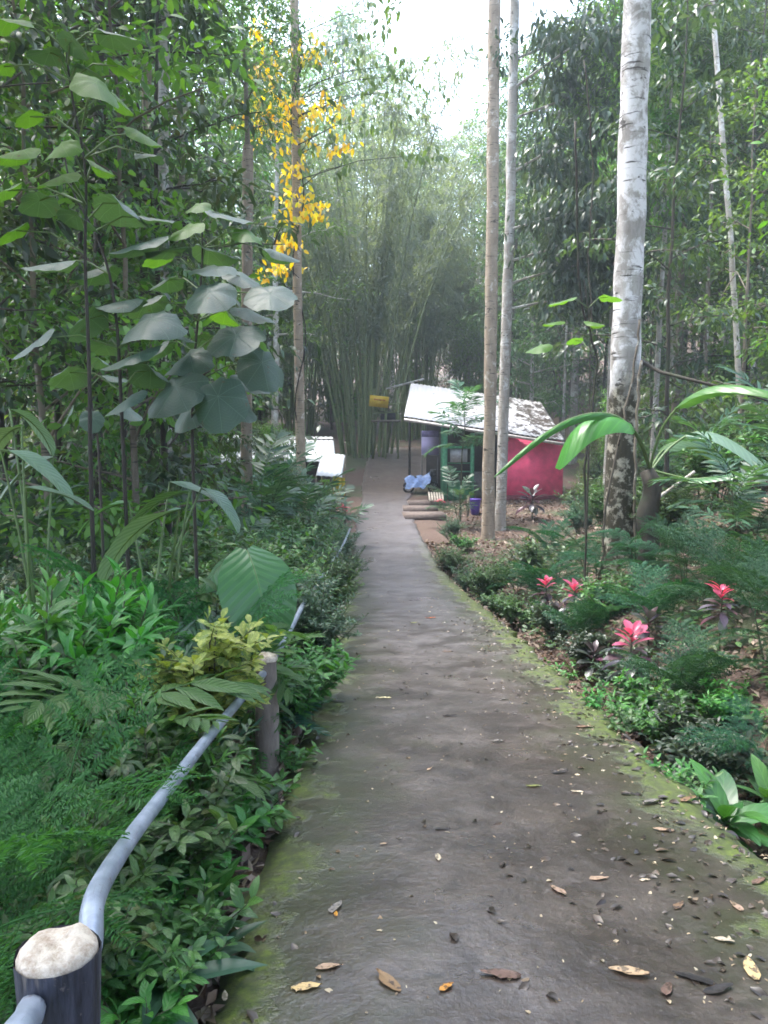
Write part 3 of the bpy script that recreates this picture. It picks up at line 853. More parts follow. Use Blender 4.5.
    mb = MB(); z1 = gz(at(468, 0, 32)[0], 32.); tube(mb, [[at(468, 490, 32)[0], 32, z1 - .1], [at(468, 490, 32)[0] + .03, 32, z1 + .9]], .06, 8)
    tag(mb.build('stub_post', M['bark'], None, smooth=True), 'short grey stub post between the stall and purple bucket', 'post')

    # bamboo lookout shelter and yellow sign
    wood = plain('weathered_plank', (.17, .14, .11), .8)
    cl, cr = at(373, 421, 46.5), at(398, 421, 46.5)
    zg = gz(385 / F, 46.5)
    b = ((cl[0] + cr[0]) / 2, 47., zg)
    t = thing('bamboo_platform', 'raised bamboo platform with railing and posts behind the yellow sign', 'platform', b)
    mb = MB()
    for i in range(7): tube(mb, [[cl[0] - .1, 46.3 + i * .28, cl[2]], [cr[0] + .15, 46.3 + i * .28, cl[2] + .02]], .07, 6)
    mb.build('deck', wood, t, b)
    for x in (cl[0], (cl[0] + cr[0]) / 2, cr[0]):
        for y in (46.4, 48.1):
            mb = MB(); tube(mb, [[x, y, gz(x, y) - .2], [x + .03 * rng.normal(), y, cl[2] + 1.9]], .06, 7); mb.build('post', M['culm'], t, b, smooth=True)
    for k, z in enumerate((.45, .95)):
        mb = MB(); tube(mb, [[cl[0], 46.35, cl[2] + z], [cr[0] + .3, 46.4, cl[2] + z + .1]], .05, 6); mb.build('rail', M['culm'], t, b, smooth=True)
    mb = MB(); tube(mb, [at(386, 389, 46.2), at(424, 379, 45.)], .06, 6); mb.build('roof_beam', M['palebark'], t, b, smooth=True)
    mb = MB(); box(mb, (cl[0] + .9, 47.0, cl[2] + .3), (.9, .9, .55)); mb.build('bench_box', plain('dark_seat', (.05, .045, .05), .7), t, b)
    c = at(379, 401.5, 45.9); w_, hh = 19 / F * 46, 11 / F * 46
    t = thing('yellow_sign', 'yellow board with faded red lettering hung beside the bamboo clump', 'sign', c)
    mb = MB(); box(mb, c, (w_, .05, hh), .05, (0, .10)); mb.build('board', plain('yellow_board', (.58, .38, .03), .6, var=.12), t, c)
    mb = MB()
    for k in range(9):
        box(mb, (c[0] - .34 + k * .085, c[1] - .034, c[2] + .10 - (-.34 + k * .085) * .1), (.045 + .02 * (k % 3), .012, .07 + .03 * (k % 2)), .05)
    mb.build('lettering', plain('faded_red', (.42, .12, .03), .7), t, c)
    for sx in (-1, 1):
        mb = MB(); tube(mb, [c + [sx * w_ * .35, 0, hh / 2 - .03], c + [sx * w_ * .3, .05, hh / 2 + .55]], .012, 4); mb.build('cord', M['darkbark'], t, c)


build_hut()


def build_shed():
    zinc = plain('white_zinc', (.55, .57, .59), .4, .1, .12, 2.)
    dark = plain('shed_board', (.06, .05, .045), .85)
    fl, fr, br, bl = at(218, 462, 29.), at(336, 461, 28.6), at(333, 437, 33.5), at(228, 435, 33.5)
    base = ((fl[0] + fr[0]) / 2, 29., gz((fl[0] + fr[0]) / 2, 30.))
    t = thing('shed', 'low dark shed with white metal roof behind the bushes', 'shed', base)
    mb = MB(); quad_slab(mb, [fl, fr, br, bl], .03, 44, .016); mb.build('roof', zinc, t, base)
    for (a, b_, nm) in (((fl[0] + .3, 32.8), (fr[0] - .3, 32.8), 'wall'), ((fl[0] + .3, 29.6), (fl[0] + .3, 32.8), 'wall')):
        mb = MB(); ln = math.hypot(b_[0] - a[0], b_[1] - a[1]); zg = gz(a[0], a[1])
        box(mb, ((a[0] + b_[0]) / 2, (a[1] + b_[1]) / 2, (zg + bl[2]) / 2 - .15), (ln, .1, bl[2] - zg), math.atan2(b_[1] - a[1], b_[0] - a[0])); mb.build(nm, dark, t, base)
    for k in range(3):
        x = fl[0] + .2 + (fr[0] - fl[0] - .4) * k / 2
        mb = MB(); tube(mb, [[x, 29.2, gz(x, 29.2) - .2], [x, 29.2, fl[2] + .02]], .06, 7); mb.build('post', M['bark'], t, base, smooth=True)
    # lower porch awning beside the path
    c4 = [at(316, 475, 26.), at(342, 477, 26.), at(345, 455, 28.4), at(322, 452, 28.4)]
    base = np.array(c4[0]); base[2] = gz(base[0], 26.)
    t = thing('awning', 'small white metal awning on thin posts beside the path', 'awning', base)
    mb = MB(); quad_slab(mb, c4, .03, 10, .014); mb.build('roof', zinc, t, base)
    for c in c4:
        mb = MB(); tube(mb, [[c[0], c[1], gz(c[0], c[1]) - .2], [c[0], c[1], c[2] - .02]], .035, 6); mb.build('post', M['bark'], t, base, smooth=True)
    # yellow cloth
    a, b2 = at(333, 476, 25.6), at(345, 478, 25.6); hgt = 25 / F * 25.6
    mb = MB(); nu, nv = 12, 12; V = []
    for j in range(nv):
        for i in range(nu):
            u, v = i / (nu - 1), j / (nv - 1)
            p = a * (1 - u) + b2 * u
            V.append([p[0] + .05 * (v - .5) * math.sin(3 * u), 25.6 + .06 * math.sin(9 * u + v) * v + .03 * math.sin(20 * u), p[2] - hgt * v * (1 - .12 * math.sin(2.5 * u))])
    mb.add(np.array(V), [[j * nu + i, j * nu + i + 1, (j + 1) * nu + i + 1, (j + 1) * nu + i] for j in range(nv - 1) for i in range(nu - 1)])
    tag(mb.build('yellow_cloth', plain('yellow_cotton', (.50, .36, .05), .8, var=.25, scale=4.), None, smooth=True), 'yellow cloth hanging below the small white awning', 'cloth')


build_shed()

# ------------------------------------------------------------------ vegetation kinds: lists of (part name, mesh, smooth)
def make_tree(H=22, h0=7, r0=.16, nl=16, limb=4.0, el=.35, tpl=None, LL=.24, nsub=4, nleaf=110, crad=.9, droop=.35, mat='far', bark='bark', flat=.6, lean=0., wob=.25):
    tk = MB()
    zs = np.linspace(-.6, H, 12)
    wx = np.cumsum(rng.normal(size=12)) * wob * .3; wy = np.cumsum(rng.normal(size=12)) * wob * .3
    f = (zs / H).clip(0)
    pts = np.stack([(wx - wx[0]) * f ** .5 + lean * H * f ** 1.5, (wy - wy[0]) * f ** .5, zs], -1)
    rad = r0 * (1.15 - .95 * f ** .9); rad[0] *= 1.35; rad[1] *= 1.06
    tube(tk, pts, rad, 10, cap=False, rough=.03)
    lv = MB()
    C = []
    for i in range(nl):
        g = (i + rng.random() * .8) / nl
        z = h0 + (H - h0) * g * .97
        p0 = np.array([np.interp(z, zs, pts[:, k]) for k in range(3)])
        az = i * 2.4 + rng.random() * .9
        L = limb * (1 - .62 * g) * rng.uniform(.65, 1.15) * (.6 + .4 * min(1, g * 4))
        e = el + .5 * g + rng.normal() * .15
        d = np.array([math.cos(az) * math.cos(e), math.sin(az) * math.cos(e), math.sin(e)])
        s = np.linspace(0, 1, 6)[:, None]
        lp = p0 + d * L * s + np.array([0, 0, -.16 * L]) * s ** 2 + np.cumsum(rng.normal(size=(6, 3)), 0) * .03 * L * s
        tube(tk, lp, np.linspace(.34, .06, 6) * np.interp(z, zs, rad) + .008, 5, cap=False)
        for k in range(nsub):
            t = .3 + .75 * (k + rng.random() * .7) / nsub
            q = np.array([np.interp(min(t, 1), s[:, 0], lp[:, m]) for m in range(3)])
            lat = np.array([-math.sin(az), math.cos(az), 0]) * rng.normal() * .30 * L * (1.15 - .5 * t) + d * max(0, t - 1) * L
            cc = q + lat + [0, 0, rng.normal() * .12 * L]
            if np.linalg.norm(lat) > .25:
                tube(tk, [q, (q + cc) / 2 + [0, 0, .05], cc], [.022, .015, .006], 4, cap=False)
            C.append(cc)
    C = np.array(C)
    n = nleaf
    for cc in C:
        m = max(6, int(n * rng.uniform(.45, 1.4)))
        sc = crad * rng.uniform(.55, 1.25)
        off = rng.normal(size=(m, 3)) * np.array([1, 1, flat]) * sc * .55
        d = unit(off) * .7 + rng.normal(size=(m, 3)) * .5 + [0, 0, -droop]
        scatter(lv, tpl or dia(), cc + off, d, np.array([[0, 0, 1.]] * m) + rng.normal(size=(m, 3)) * .45, LL * rng.uniform(.6, 1.25, m))
    return [('trunk', tk.mesh('trunk', M[bark], smooth=True)), ('crown', lv.mesh('crown', M[mat]))]


def make_bamboo(nc=34, H=17, R=1.1, lean=.30, r=.07, bias=(0, 0), nspray=62, per=16, LL=.42):
    lv = MB(); parts = []
    tpl = dia(.19, .02, .35)
    for i in range(nc):
        a = rng.random() * 2 * PI; rr = R * math.sqrt(rng.random())
        b = np.array([math.cos(a) * rr, math.sin(a) * rr, 0])
        h = H * rng.uniform(.62, 1.08)
        out = b / R * lean + rng.normal(size=3) * [.05, .05, 0] + [bias[0], bias[1], 0]
        t = np.linspace(-.02, 1, 11)
        tt = t.clip(0)[:, None]
        pts = b + [0, 0, h] * (t[:, None] - .10 * tt ** 4) + out * h * (.55 * tt + .75 * tt ** 3.2)
        rad = r * rng.uniform(.7, 1.2) * (1 - .86 * t.clip(0) ** 1.4)
        cm = MB(); tube(cm, pts, rad, 7, cap=False)
        parts.append(('culm', cm.mesh('culm', M['culm'], smooth=True)))
        for k in range(nspray):
            g = rng.uniform(.34, 1.0) ** .9
            p = np.array([np.interp(g, t, pts[:, m]) for m in range(3)])
            az = rng.random() * 2 * PI; L = rng.uniform(.5, 1.9) * (1.15 - .5 * g)
            d = np.array([math.cos(az), math.sin(az), rng.uniform(-.25, .45)])
            s = rng.random((per, 1))
            q = p + d * L * s + np.array([0, 0, -.55 * L]) * s ** 2 + rng.normal(size=(per, 3)) * .12
            dl = d * .6 + rng.normal(size=(per, 3)) * .45 + [0, 0, -.75]
            scatter(lv, tpl, q, dl, np.array([[0, 0, 1.]] * per) + rng.normal(size=(per, 3)) * .5, LL * rng.uniform(.6, 1.2, per))
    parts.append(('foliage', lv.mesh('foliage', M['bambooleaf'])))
    return parts


def make_shrub(h=1.2, r=.6, nst=9, tpl=None, LL=.16, per=26, mat='shrub', droop=.15, bark='stem', up=.5, twigs=3, r0=.010):
    st, lv = MB(), MB()
    tpls = tpl if isinstance(tpl, list) else [tpl or blade('ovate', .42, 5, .2, .5)]
    pos, dr, sc = [], [], []
    for i in range(nst):
        a = i * 2.4 + rng.normal() * .4; rr = r * rng.uniform(.15, 1.0); hh = h * rng.uniform(.6, 1.05) * (1 - .25 * (rr / r))
        s = np.linspace(0, 1, 7)[:, None]
        top = np.array([math.cos(a) * rr, math.sin(a) * rr, hh])
        pts = np.array([math.cos(a), math.sin(a), 0]) * .06 * r + top * s + np.array([math.cos(a), math.sin(a), 0]) * rr * .3 * (s ** 2 - s) + np.cumsum(rng.normal(size=(7, 3)), 0) * .012 * h * s
        pts[0, 2] = -.1
        tube(st, pts, np.linspace(r0, r0 * .3, 7) * (.6 + h * .4), 5, cap=False)
        axes = [(pts, 1.0)]
        for k in range(twigs):
            t0 = rng.uniform(.35, .85); p = np.array([np.interp(t0, s[:, 0], pts[:, m]) for m in range(3)])
            az = rng.random() * 2 * PI; L = h * rng.uniform(.15, .38)
            e = np.array([math.cos(az), math.sin(az), rng.uniform(.2, .9)]) * L
            tp = np.array([p, p + e * .5 + [0, 0, .02 * L], p + e])
            tube(st, tp, [r0 * .4, r0 * .3, r0 * .2], 4, cap=False); axes.append((tp, .55))
        for ax, w in axes:
            m = max(3, int(per * w))
            ta = np.linspace(.28 if w == 1 else .2, 1, m)
            ss = np.linspace(0, 1, len(ax))
            for j, t in enumerate(ta):
                p = np.array([np.interp(t, ss, ax[:, k]) for k in range(3)])
                az = j * 2.4 + rng.normal() * .5
                tg = unit(ax[-1] - ax[0])
                d = np.array([math.cos(az), math.sin(az), 0]) * (1 - .45 * t) + tg * (up * .6 + .5 * t * up) + [0, 0, -droop * (1 - t)]
                pos.append(p); dr.append(d); sc.append(LL * (.65 + .5 * math.sin(PI * min(.95, .15 + t * .8))) * rng.uniform(.75, 1.2))
    pos, dr, sc = map(np.array, (pos, dr, sc))
    ch = rng.integers(len(tpls), size=len(pos))
    for k, tp in enumerate(tpls):
        w = ch == k
        scatter(lv, tp, pos[w], dr[w], np.array([[0, 0, 1.]] * int(w.sum())), sc[w], jit=.28)
    return [('stem', st.mesh('stem', M[bark], smooth=True)), ('foliage', lv.mesh('foliage', M[mat]))]


def make_fronds(h=.9, n=12, L=.8, tpls=None, mat='feather', el=(.2, 1.1), bark='stem', nst=3, r=.25, spread=1.0, t0=.35):
    """stems carrying long compound fronds"""
    st, lv = MB(), MB()
    for i in range(nst):
        a = i * 2.4 + rng.random(); rr = r * (i > 0)
        top = np.array([math.cos(a) * rr, math.sin(a) * rr, h * rng.uniform(.75, 1.05)])
        s = np.linspace(0, 1, 6)[:, None]
        pts = top * s + np.cumsum(rng.normal(size=(6, 3)), 0) * .02 * h * s; pts[0, 2] = -.1
        tube(st, pts, np.linspace(.016, .006, 6) * (.6 + .4 * h), 6, cap=False)
        m = max(2, n // nst)
        for j in range(m):
            t = t0 + (1 - t0) * (j + .5) / m
            p = np.array([np.interp(t, s[:, 0], pts[:, k]) for k in range(3)])
            az = j * 2.4 + a + rng.normal() * .3; e = el[0] + (el[1] - el[0]) * t + rng.normal() * .12
            d = np.array([math.cos(az) * math.cos(e) * spread, math.sin(az) * math.cos(e) * spread, math.sin(e)])
            tp = tpls[rng.integers(len(tpls))]
            scatter(lv, tp, [p], [d], [[0, 0, 1.]], [L * rng.uniform(.75, 1.15) * (.8 + .2 * t)], jit=.12)
    return [('stem', st.mesh('stem', M[bark], smooth=True)), ('foliage', lv.mesh('foliage', M[mat]))]


def make_rosette(n=12, L=.4, tpls=None, mat='red', el=(.1, 1.2), h=.0, mat2=None, n2=0, bark='stem'):
    st, lv, l2 = MB(), MB(), MB()
    if h: tube(st, [[0, 0, -.1], [.01, 0, h * .5], [0, .01, h]], [.014, .012, .010], 6, cap=False)
    for i in range(n):
        t = (i + .5) / n; az = i * 2.4 + rng.normal() * .25; e = el[0] + (el[1] - el[0]) * t
        d = np.array([math.cos(az) * math.cos(e), math.sin(az) * math.cos(e), math.sin(e)])
        p = np.array([0, 0, h * (.55 + .45 * t)])
        tp = tpls[rng.integers(len(tpls))]
        scatter(l2 if (mat2 and i >= n - n2) else lv, tp, [p], [d], [[0, 0, 1.]], [L * rng.uniform(.8, 1.15) * (1 - .25 * t)], jit=.15)
    out = []
    if h: out.append(('stem', st.mesh('stem', M[bark], smooth=True)))
    out.append(('foliage', lv.mesh('foliage', M[mat])))
    if mat2: out.append(('young_leaves', l2.mesh('young_leaves', M[mat2])))
    return out


def place(parts, name, label, cat, loc, rz=None, s=1.0, group=None, tilt=None):
    t = thing(name, label, cat, loc, rng.random() * 6.28 if rz is None else rz, group, s)
    if tilt: t.rotation_euler = (tilt[0], tilt[1], t.rotation_euler[2])
    for nm, me in parts: link(nm, me, t)
    return t


def spot(px, Y, py=470):
    """a place on the ground at forward distance Y under a photo column"""
    x = float(at(px, py, Y)[0])
    return (x, Y, gz(x, Y))


# ---- shared templates
T_dia = dia(.34, .10)
T_slim = dia(.24, .06)
FAR = []
FAR.append(make_tree(24, 7, .17, 22, 4.6, .35, T_dia, .36, 4, 80, 1.15, .35, 'far'))
FAR.append(make_tree(20, 3, .14, 24, 4.0, .30, T_dia, .34, 4, 75, 1.05, .45, 'far', 'palebark'))
FAR.append(make_tree(27, 8, .20, 22, 5.4, .15, T_dia, .30, 5, 80, 1.3, .15, 'bright', 'palebark', flat=.35))
FAR.append(make_tree(15, 1.6, .10, 24, 3.2, .30, T_dia, .28, 4, 75, .95, .5, 'far', 'bark'))
FAR.append(make_tree(18, 2.5, .13, 24, 3.8, .10, T_dia, .32, 4, 75, 1.0, .75, 'dark', 'bark'))
FAR.append(make_tree(24, 13, .15, 14, 3.2, .35, T_dia, .28, 4, 80, .9, .35, 'bright', 'palebark'))
FAR.append(make_tree(9, .8, .06, 22, 2.4, .35, T_dia, .26, 4, 60, .7, .4, 'bright', 'bark'))
FAR.append(make_tree(23, 14, .11, 13, 2.6, .4, T_dia, .28, 4, 80, .8, .3, 'bright', 'palebark', flat=.4))


b3 = blade3('ovate', .42, 4, .2, .7)
b3w = blade3('ovate', .55, 4, .15, .5)
MID = [make_tree(11, 1.8, .055, 17, 2.5, .30, b3, .20, 3, 46, .62, .30, 'shrub', 'darkbark', flat=.36),
       make_tree(13, 2.6, .06, 16, 3.1, .10, b3, .25, 3, 48, .72, .40, 'dark', 'darkbark', flat=.32),
       make_tree(10, 1.0, .05, 17, 2.3, .35, b3w, .17, 3, 46, .58, .25, 'bright', 'bark', flat=.40)]


def forest(rows, name, label, cat, group):
    for i, (px, Y, k, s) in enumerate(rows):
        lab = label[i] if isinstance(label, list) else label
        p = spot(px, Y)
        place(FAR[k], name, lab, cat, (p[0], p[1], p[2] - .1), None, s, group)


# wall of trees behind everything
rows = []
for i, px in enumerate(np.arange(-260, 1060, 46)):
    mid = 215 < px < 470
    rows.append((px + rng.normal() * 9, rng.uniform(68, 92), [0, 1, 2, 0, 1, 4][i % 6], rng.uniform(.85, 1.0) if mid else rng.uniform(.95, 1.25)))
for i, px in enumerate(np.arange(-200, 1000, 60)):
    mid = 200 < px < 480
    rows.append((px + rng.normal() * 9, rng.uniform(96, 125), [0, 2, 1, 4][i % 4], rng.uniform(1.0, 1.2) if mid else rng.uniform(1.2, 1.5)))
forest(rows, 'forest_tree', 'tall hazy forest tree in the wooded wall far beyond the path', 'tree', 'trees in the far wooded wall')
# hillside to the right: many slim trunks
rows = []
for i in range(34):
    rows.append((rng.uniform(545, 900), rng.uniform(27, 58), [7, 5, 7, 7, 5, 0][i % 6], rng.uniform(.75, 1.05)))
forest(rows, 'slim_tree', 'slim straight pale trunk among many on the slope behind the hut', 'tree', 'slim trees on the slope behind the hut')
rows = [(560, 52, 4, .9), (610, 47, 3, 1.0), (680, 44, 4, .95), (740, 42, 3, 1.1), (800, 36, 1, .9), (655, 58, 1, 1.0), (590, 60, 2, .95), (720, 55, 2, 1.0), (770, 50, 2, 1.0), (840, 46, 0, 1.0), (530, 62, 1, .9), (880, 30, 3, 1.0)]
forest(rows, 'leafy_tree', 'leafy low-branched tree on the slope behind the pink hut', 'tree', 'leafy trees on the slope behind the hut')
# understory on the hillside
rows = [(x + rng.normal() * 10, rng.uniform(24, 46), 6, rng.uniform(.28, .55)) for x in np.arange(585, 960, 22)]
forest(rows, 'understory_tree', 'low bushy young tree under the slim trunks on the slope', 'young tree', 'bushy young trees on the slope')
# left woods
rows = [(-140, 26, 0, .9), (-70, 30, 4, .9), (-20, 34, 0, .9), (30, 40, 1, .95), (85, 44, 4, 1.0), (120, 52, 0, .9), (175, 46, 1, .85), (215, 56, 0, .85), (-200, 36, 1, 1.0), (-110, 44, 2, 1.0), (-30, 54, 2, 1.05), (60, 58, 2, 1.0), (235, 44, 3, .85), (150, 36, 3, .9), (262, 52, 3, .9), (20, 28, 3, .85), (90, 31, 3, .8)]
forest(rows, 'woodland_tree', 'leafy woodland tree in the woods beyond the low shed', 'tree', 'woodland trees beyond the low shed')
rows = [(x + rng.normal() * 8, rng.uniform(17, 40), 6, rng.uniform(.25, .5)) for x in np.arange(-120, 300, 20)]
forest(rows, 'understory_bush', 'low leafy bush in the shade under the woods beside the shed', 'bush', 'leafy bushes in the shade under the woods')

# nearer leafy trees, woods beside the shed and slope behind the white trunk
FAR += MID
rows = [(-60, 10, 9, .9), (10, 12.5, 8, .95), (62, 14, 9, 1.0), (118, 13, 8, .85), (170, 19, 10, 1.0), (170, 21, 9, .95), (212, 28, 8, 1.1), (40, 19, 10, 1.1), (-20, 16, 8, 1.1), (100, 22, 9, 1.1), (235, 38, 10, 1.3), (140, 26, 8, 1.2), (262, 46, 9, 1.5), (-110, 13, 10, 1.0), (-160, 11, 8, 1.0), (195, 30, 10, 1.2), (5, 24, 9, 1.2), (75, 28, 10, 1.25), (-60, 22, 8, 1.2), (-15, 12, 9, 1.15), (45, 11.5, 10, 1.2), (92, 15.5, 9, 1.3), (135, 12, 10, 1.15), (150, 17, 8, 1.4), (168, 14.5, 9, 1.1), (150, 19, 10, 1.4), (200, 27, 9, 1.6), (25, 17, 8, 1.4), (215, 33, 8, 1.6), (165, 23, 9, 1.5), (110, 19, 10, 1.5)]
forest(rows, 'woodland_tree', 'leafy understory tree in the dim woods behind the round-leaved saplings', 'tree', 'leafy trees behind the saplings')
rows = [(600, 46, 9, 1.5), (668, 19, 9, 1.0), (740, 22, 10, 1.1), (700, 27, 10, 1.25), (815, 17, 10, 1.1), (625, 40, 9, 1.35), (745, 27, 9, 1.3), (652, 34, 8, 1.3), (860, 13, 10, 1.0), (790, 24, 10, 1.2), (570, 48, 10, 1.4), (705, 34, 9, 1.4), (840, 22, 9, 1.2)]
forest(rows, 'slope_tree', 'dark drooping leafy tree on the slope beside the white trunk', 'tree', 'drooping leafy trees beside the white trunk')
rows = [(x + rng.normal() * 12, rng.uniform(38, 66), (0, 1, 3, 2)[i % 4], rng.uniform(.75, 1.0) if 225 < x < 300 else rng.uniform(.95, 1.2)) for i, x in enumerate(np.arange(-160, 300, 24))]
forest(rows, 'woodland_tree', 'tall hazy tree deep in the woods past the shed', 'tree', 'tall hazy trees deep in the woods')
rows = [(x + rng.normal() * 10, rng.uniform(57, 78), (6, 3)[i % 2], rng.uniform(.7, 1.05)) for i, x in enumerate(np.arange(235, 560, 19))]
forest(rows, 'understory_tree', 'low hazy bush filling the gaps behind the bamboo stems', 'bush', 'hazy bushes behind the bamboo')
rows = [(284, 22.5, 8, .37), (329, 23.0, 10, .25), (250, 23, 9, .34)]
forest(rows, 'understory_bush', ['leafy bush rising before the white shed roof', 'small leafy bush before the white awning', 'dark bush at the far side of the shed'], 'bush', None)
rows = [(300, 80, 2, 1.3), (345, 88, 0, 1.75), (392, 92, 2, 1.5), (430, 84, 0, 1.2), (250, 60, 2, 1.2), (470, 80, 2, 1.05), (275, 74, 0, 1.4)]
forest(rows, 'forest_tree', 'pale hazy tree rising above the bamboo crowns', 'tree', 'pale trees above the bamboo')
rows = [(x + rng.normal() * 12, rng.uniform(40, 66), (0, 1, 3, 2)[i % 4], rng.uniform(.9, 1.15)) for i, x in enumerate(np.arange(500, 960, 24))]
forest(rows, 'slope_tree', 'tall hazy tree high on the slope behind the slim trunks', 'tree', 'tall hazy trees high on the slope')

# bamboo
B1 = make_bamboo(38, 26, 1.6, .33, .085, (.01, 0), 52)
B2 = make_bamboo(30, 24, 1.3, .16, .07, (0, 0), 48)
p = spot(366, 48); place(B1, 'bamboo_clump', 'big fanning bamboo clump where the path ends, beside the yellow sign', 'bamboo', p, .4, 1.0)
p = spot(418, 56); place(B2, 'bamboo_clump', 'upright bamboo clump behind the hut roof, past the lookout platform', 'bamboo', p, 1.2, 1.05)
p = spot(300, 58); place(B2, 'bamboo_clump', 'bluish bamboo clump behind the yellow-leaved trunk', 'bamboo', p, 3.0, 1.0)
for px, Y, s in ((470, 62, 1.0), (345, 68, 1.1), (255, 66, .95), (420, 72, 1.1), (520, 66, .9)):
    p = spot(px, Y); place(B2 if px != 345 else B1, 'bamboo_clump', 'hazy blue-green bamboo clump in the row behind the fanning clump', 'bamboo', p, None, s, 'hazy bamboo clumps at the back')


# ---- the near straight trunks
def tall_trunk(label, p0, p1, r0, r1, Ht, bark, crown, group=None, limbs=(), cs=.7, mat2='dark', ncr=1):
    """p0/p1: points low and high on the trunk; continues to height Ht above the foot with a crown"""
    x0, Y = p0[0], p0[1]
    base = np.array([x0, Y, gz(x0, Y)])
    d = (p1 - p0) / (p1[2] - p0[2])
    t = thing('tall_tree', label, 'tree', base, 0, group)
    mb = MB()
    zs = np.linspace(base[2] - .5, base[2] + Ht, 26)
    w = np.cumsum(rng.normal(size=(26, 2)), 0) * .010; w -= np.linspace(0, 1, 26)[:, None] * w[-1]
    pts = p0 + d * (zs - p0[2])[:, None]
    pts[:, :2] += w
    f = np.linspace(0, 1, 26)
    k = np.clip((zs - p0[2]) / (p1[2] - p0[2]), -.3, 2)
    rad = np.maximum(r0 + (r1 - r0) * k, .05) * (1 + .02 * rng.normal(size=26)); rad[0] *= 1.3; rad[1] *= 1.12
    tube(mb, pts, rad, 16, cap=False, rough=.03)
    lv = MB()
    tipl = blade3('ovate', .40, 4, .2, .6)
    for (z, az, L, e) in limbs:
        q = p0 + d * (z - p0[2])
        dd = np.array([math.cos(az) * math.cos(e), math.sin(az) * math.cos(e), math.sin(e)])
        s = np.linspace(0, 1, 8)[:, None]
        lp = q + dd * L * s + np.array([0, 0, .09 * L]) * np.sin(s * PI) * .4 + np.cumsum(rng.normal(size=(8, 3)), 0) * .02 * L * s
        tube(mb, lp, np.linspace(.055, .012, 8), 6, cap=False)
        for j in range(int(L * 6.5)):
            tt = rng.uniform(.34, 1.03)
            c = np.array([np.interp(min(1, tt), s[:, 0], lp[:, m]) for m in range(3)]) + rng.normal(size=3) * [.5, .5, .34]
            m = rng.integers(16, 40)
            off = rng.normal(size=(m, 3)) * [.38, .38, .2]
            scatter(lv, tipl, c + off, unit(off) * .6 + [0, 0, -.8] + rng.normal(size=(m, 3)) * .35, np.array([[0, 0, 1.]] * m), rng.uniform(.26, .46, m), jit=.3)
    mb.build('trunk', M[bark], t, base, smooth=True)
    if limbs: lv.build('spray', M[mat2], t, base)
    o = link('crown', crown[1][1], t)
    top = pts[-1] - base
    o.location = (top[0], top[1], top[2] - crown_h0 * cs); o.scale = (cs, cs, cs)
    if True:
        b = link('limbs', crown[0][1], t); b.location = o.location; b.scale = o.scale
    return t, p0, d


crown_h0 = .4
CR = make_tree(11, .9, .12, 18, 3.8, .35, T_dia, .28, 4, 80, .95, .35, 'far')
tall_trunk('slender trunk wrapped in yellow-leaved climber between shed and path', at(302, 470, 25), at(295, 0, 25), .155, .13, 17.5, 'brownbark', CR)
tall_trunk('smooth tan straight trunk before the hut, wider of the close pair', at(488, 500, 27), at(495, 0, 27), .215, .20, 19, 'brownbark', CR)
z_ = lambda py, Y: at(384, py, Y)[2]
tall_trunk('speckled grey trunk with dark leafy branches, slimmer of the close pair', at(501, 490, 29), at(514, 0, 29), .20, .165, 21, 'palebark', CR,
           limbs=[(z_(175, 29), -.1, 4.2, .45), (z_(170, 29), .5, 5.2, .12), (z_(262, 29), -.25, 5.0, .10), (z_(285, 29), .25, 5.6, .20), (z_(120, 29), .2, 4.5, .3), (z_(90, 29), -.5, 3.8, .3),
                  (z_(230, 29), -.6, 5.0, .02), (z_(215, 29), .7, 6.0, .05), (z_(60, 29), .3, 3.6, .35), (z_(310, 29), .0, 4.6, .1)])
tall_trunk('thick white lichen-patched trunk with mossy brown foot on the bank', at(621, 500, 13), at(637, 0, 13), .25, .215, 13, 'whitebark', CR, cs=.8)
tall_trunk('thin pale leaning trunk high on the slope behind the white trunk', at(737, 340, 24), at(712, 0, 24), .085, .07, 17, 'palebark', CR, cs=.55)
tall_trunk('straight tan trunk rising through the dappled canopy above the round-leaved saplings', at(150, 420, 20), at(146, 0, 20), .12, .115, 16, 'brownbark', CR, cs=.7)
for px, Y, r, bk, lab in ((166, 17, .13, 'palebark', 'pale ringed trunk among dark trunks beyond the saplings'), (95, 15, .11, 'darkbark', 'dark spotted trunk at the edge of the dark trunk group'),
                          (128, 20, .13, 'bark', 'mottled grey trunk in the middle of the dark trunk group'),
                          (182, 21, .12, 'bark', 'greyish trunk next to the pale ringed trunk'),
                          (246, 23, .17, 'brownbark', 'reddish brown trunk standing by the low shed'), (60, 17, .10, 'bark', 'grey trunk behind the pointed-leaf bush')):
    tall_trunk(lab, at(px, 470, Y), at(px + rng.normal() * 5, 60, Y), r, r * .85, 12 + 3 * rng.random(), bk, CR, cs=.6)
# unseen trees added around and behind the viewer to shade the near path
for x, y, s in ((-5.5, -3, .8), (4.8, -2.5, .85), (-8, 6, .8), (7.5, 4, .8), (0.5, -8, .95), (10, 10, .8), (-2.6, -1.5, .78), (3.2, 1.0, .8), (-3.5, -6, .9), (-4.5, 2.5, .82), (5.5, 6, .85), (3, -5.5, .9), (-6, 7.5, .85), (0, -3, .9)):
    place(FAR[2], 'added_shade_tree', 'unseen tall spreading tree added to shade the near path', 'tree', (x, y, gz(x, y)), None, s, 'unseen trees added to shade the near path')


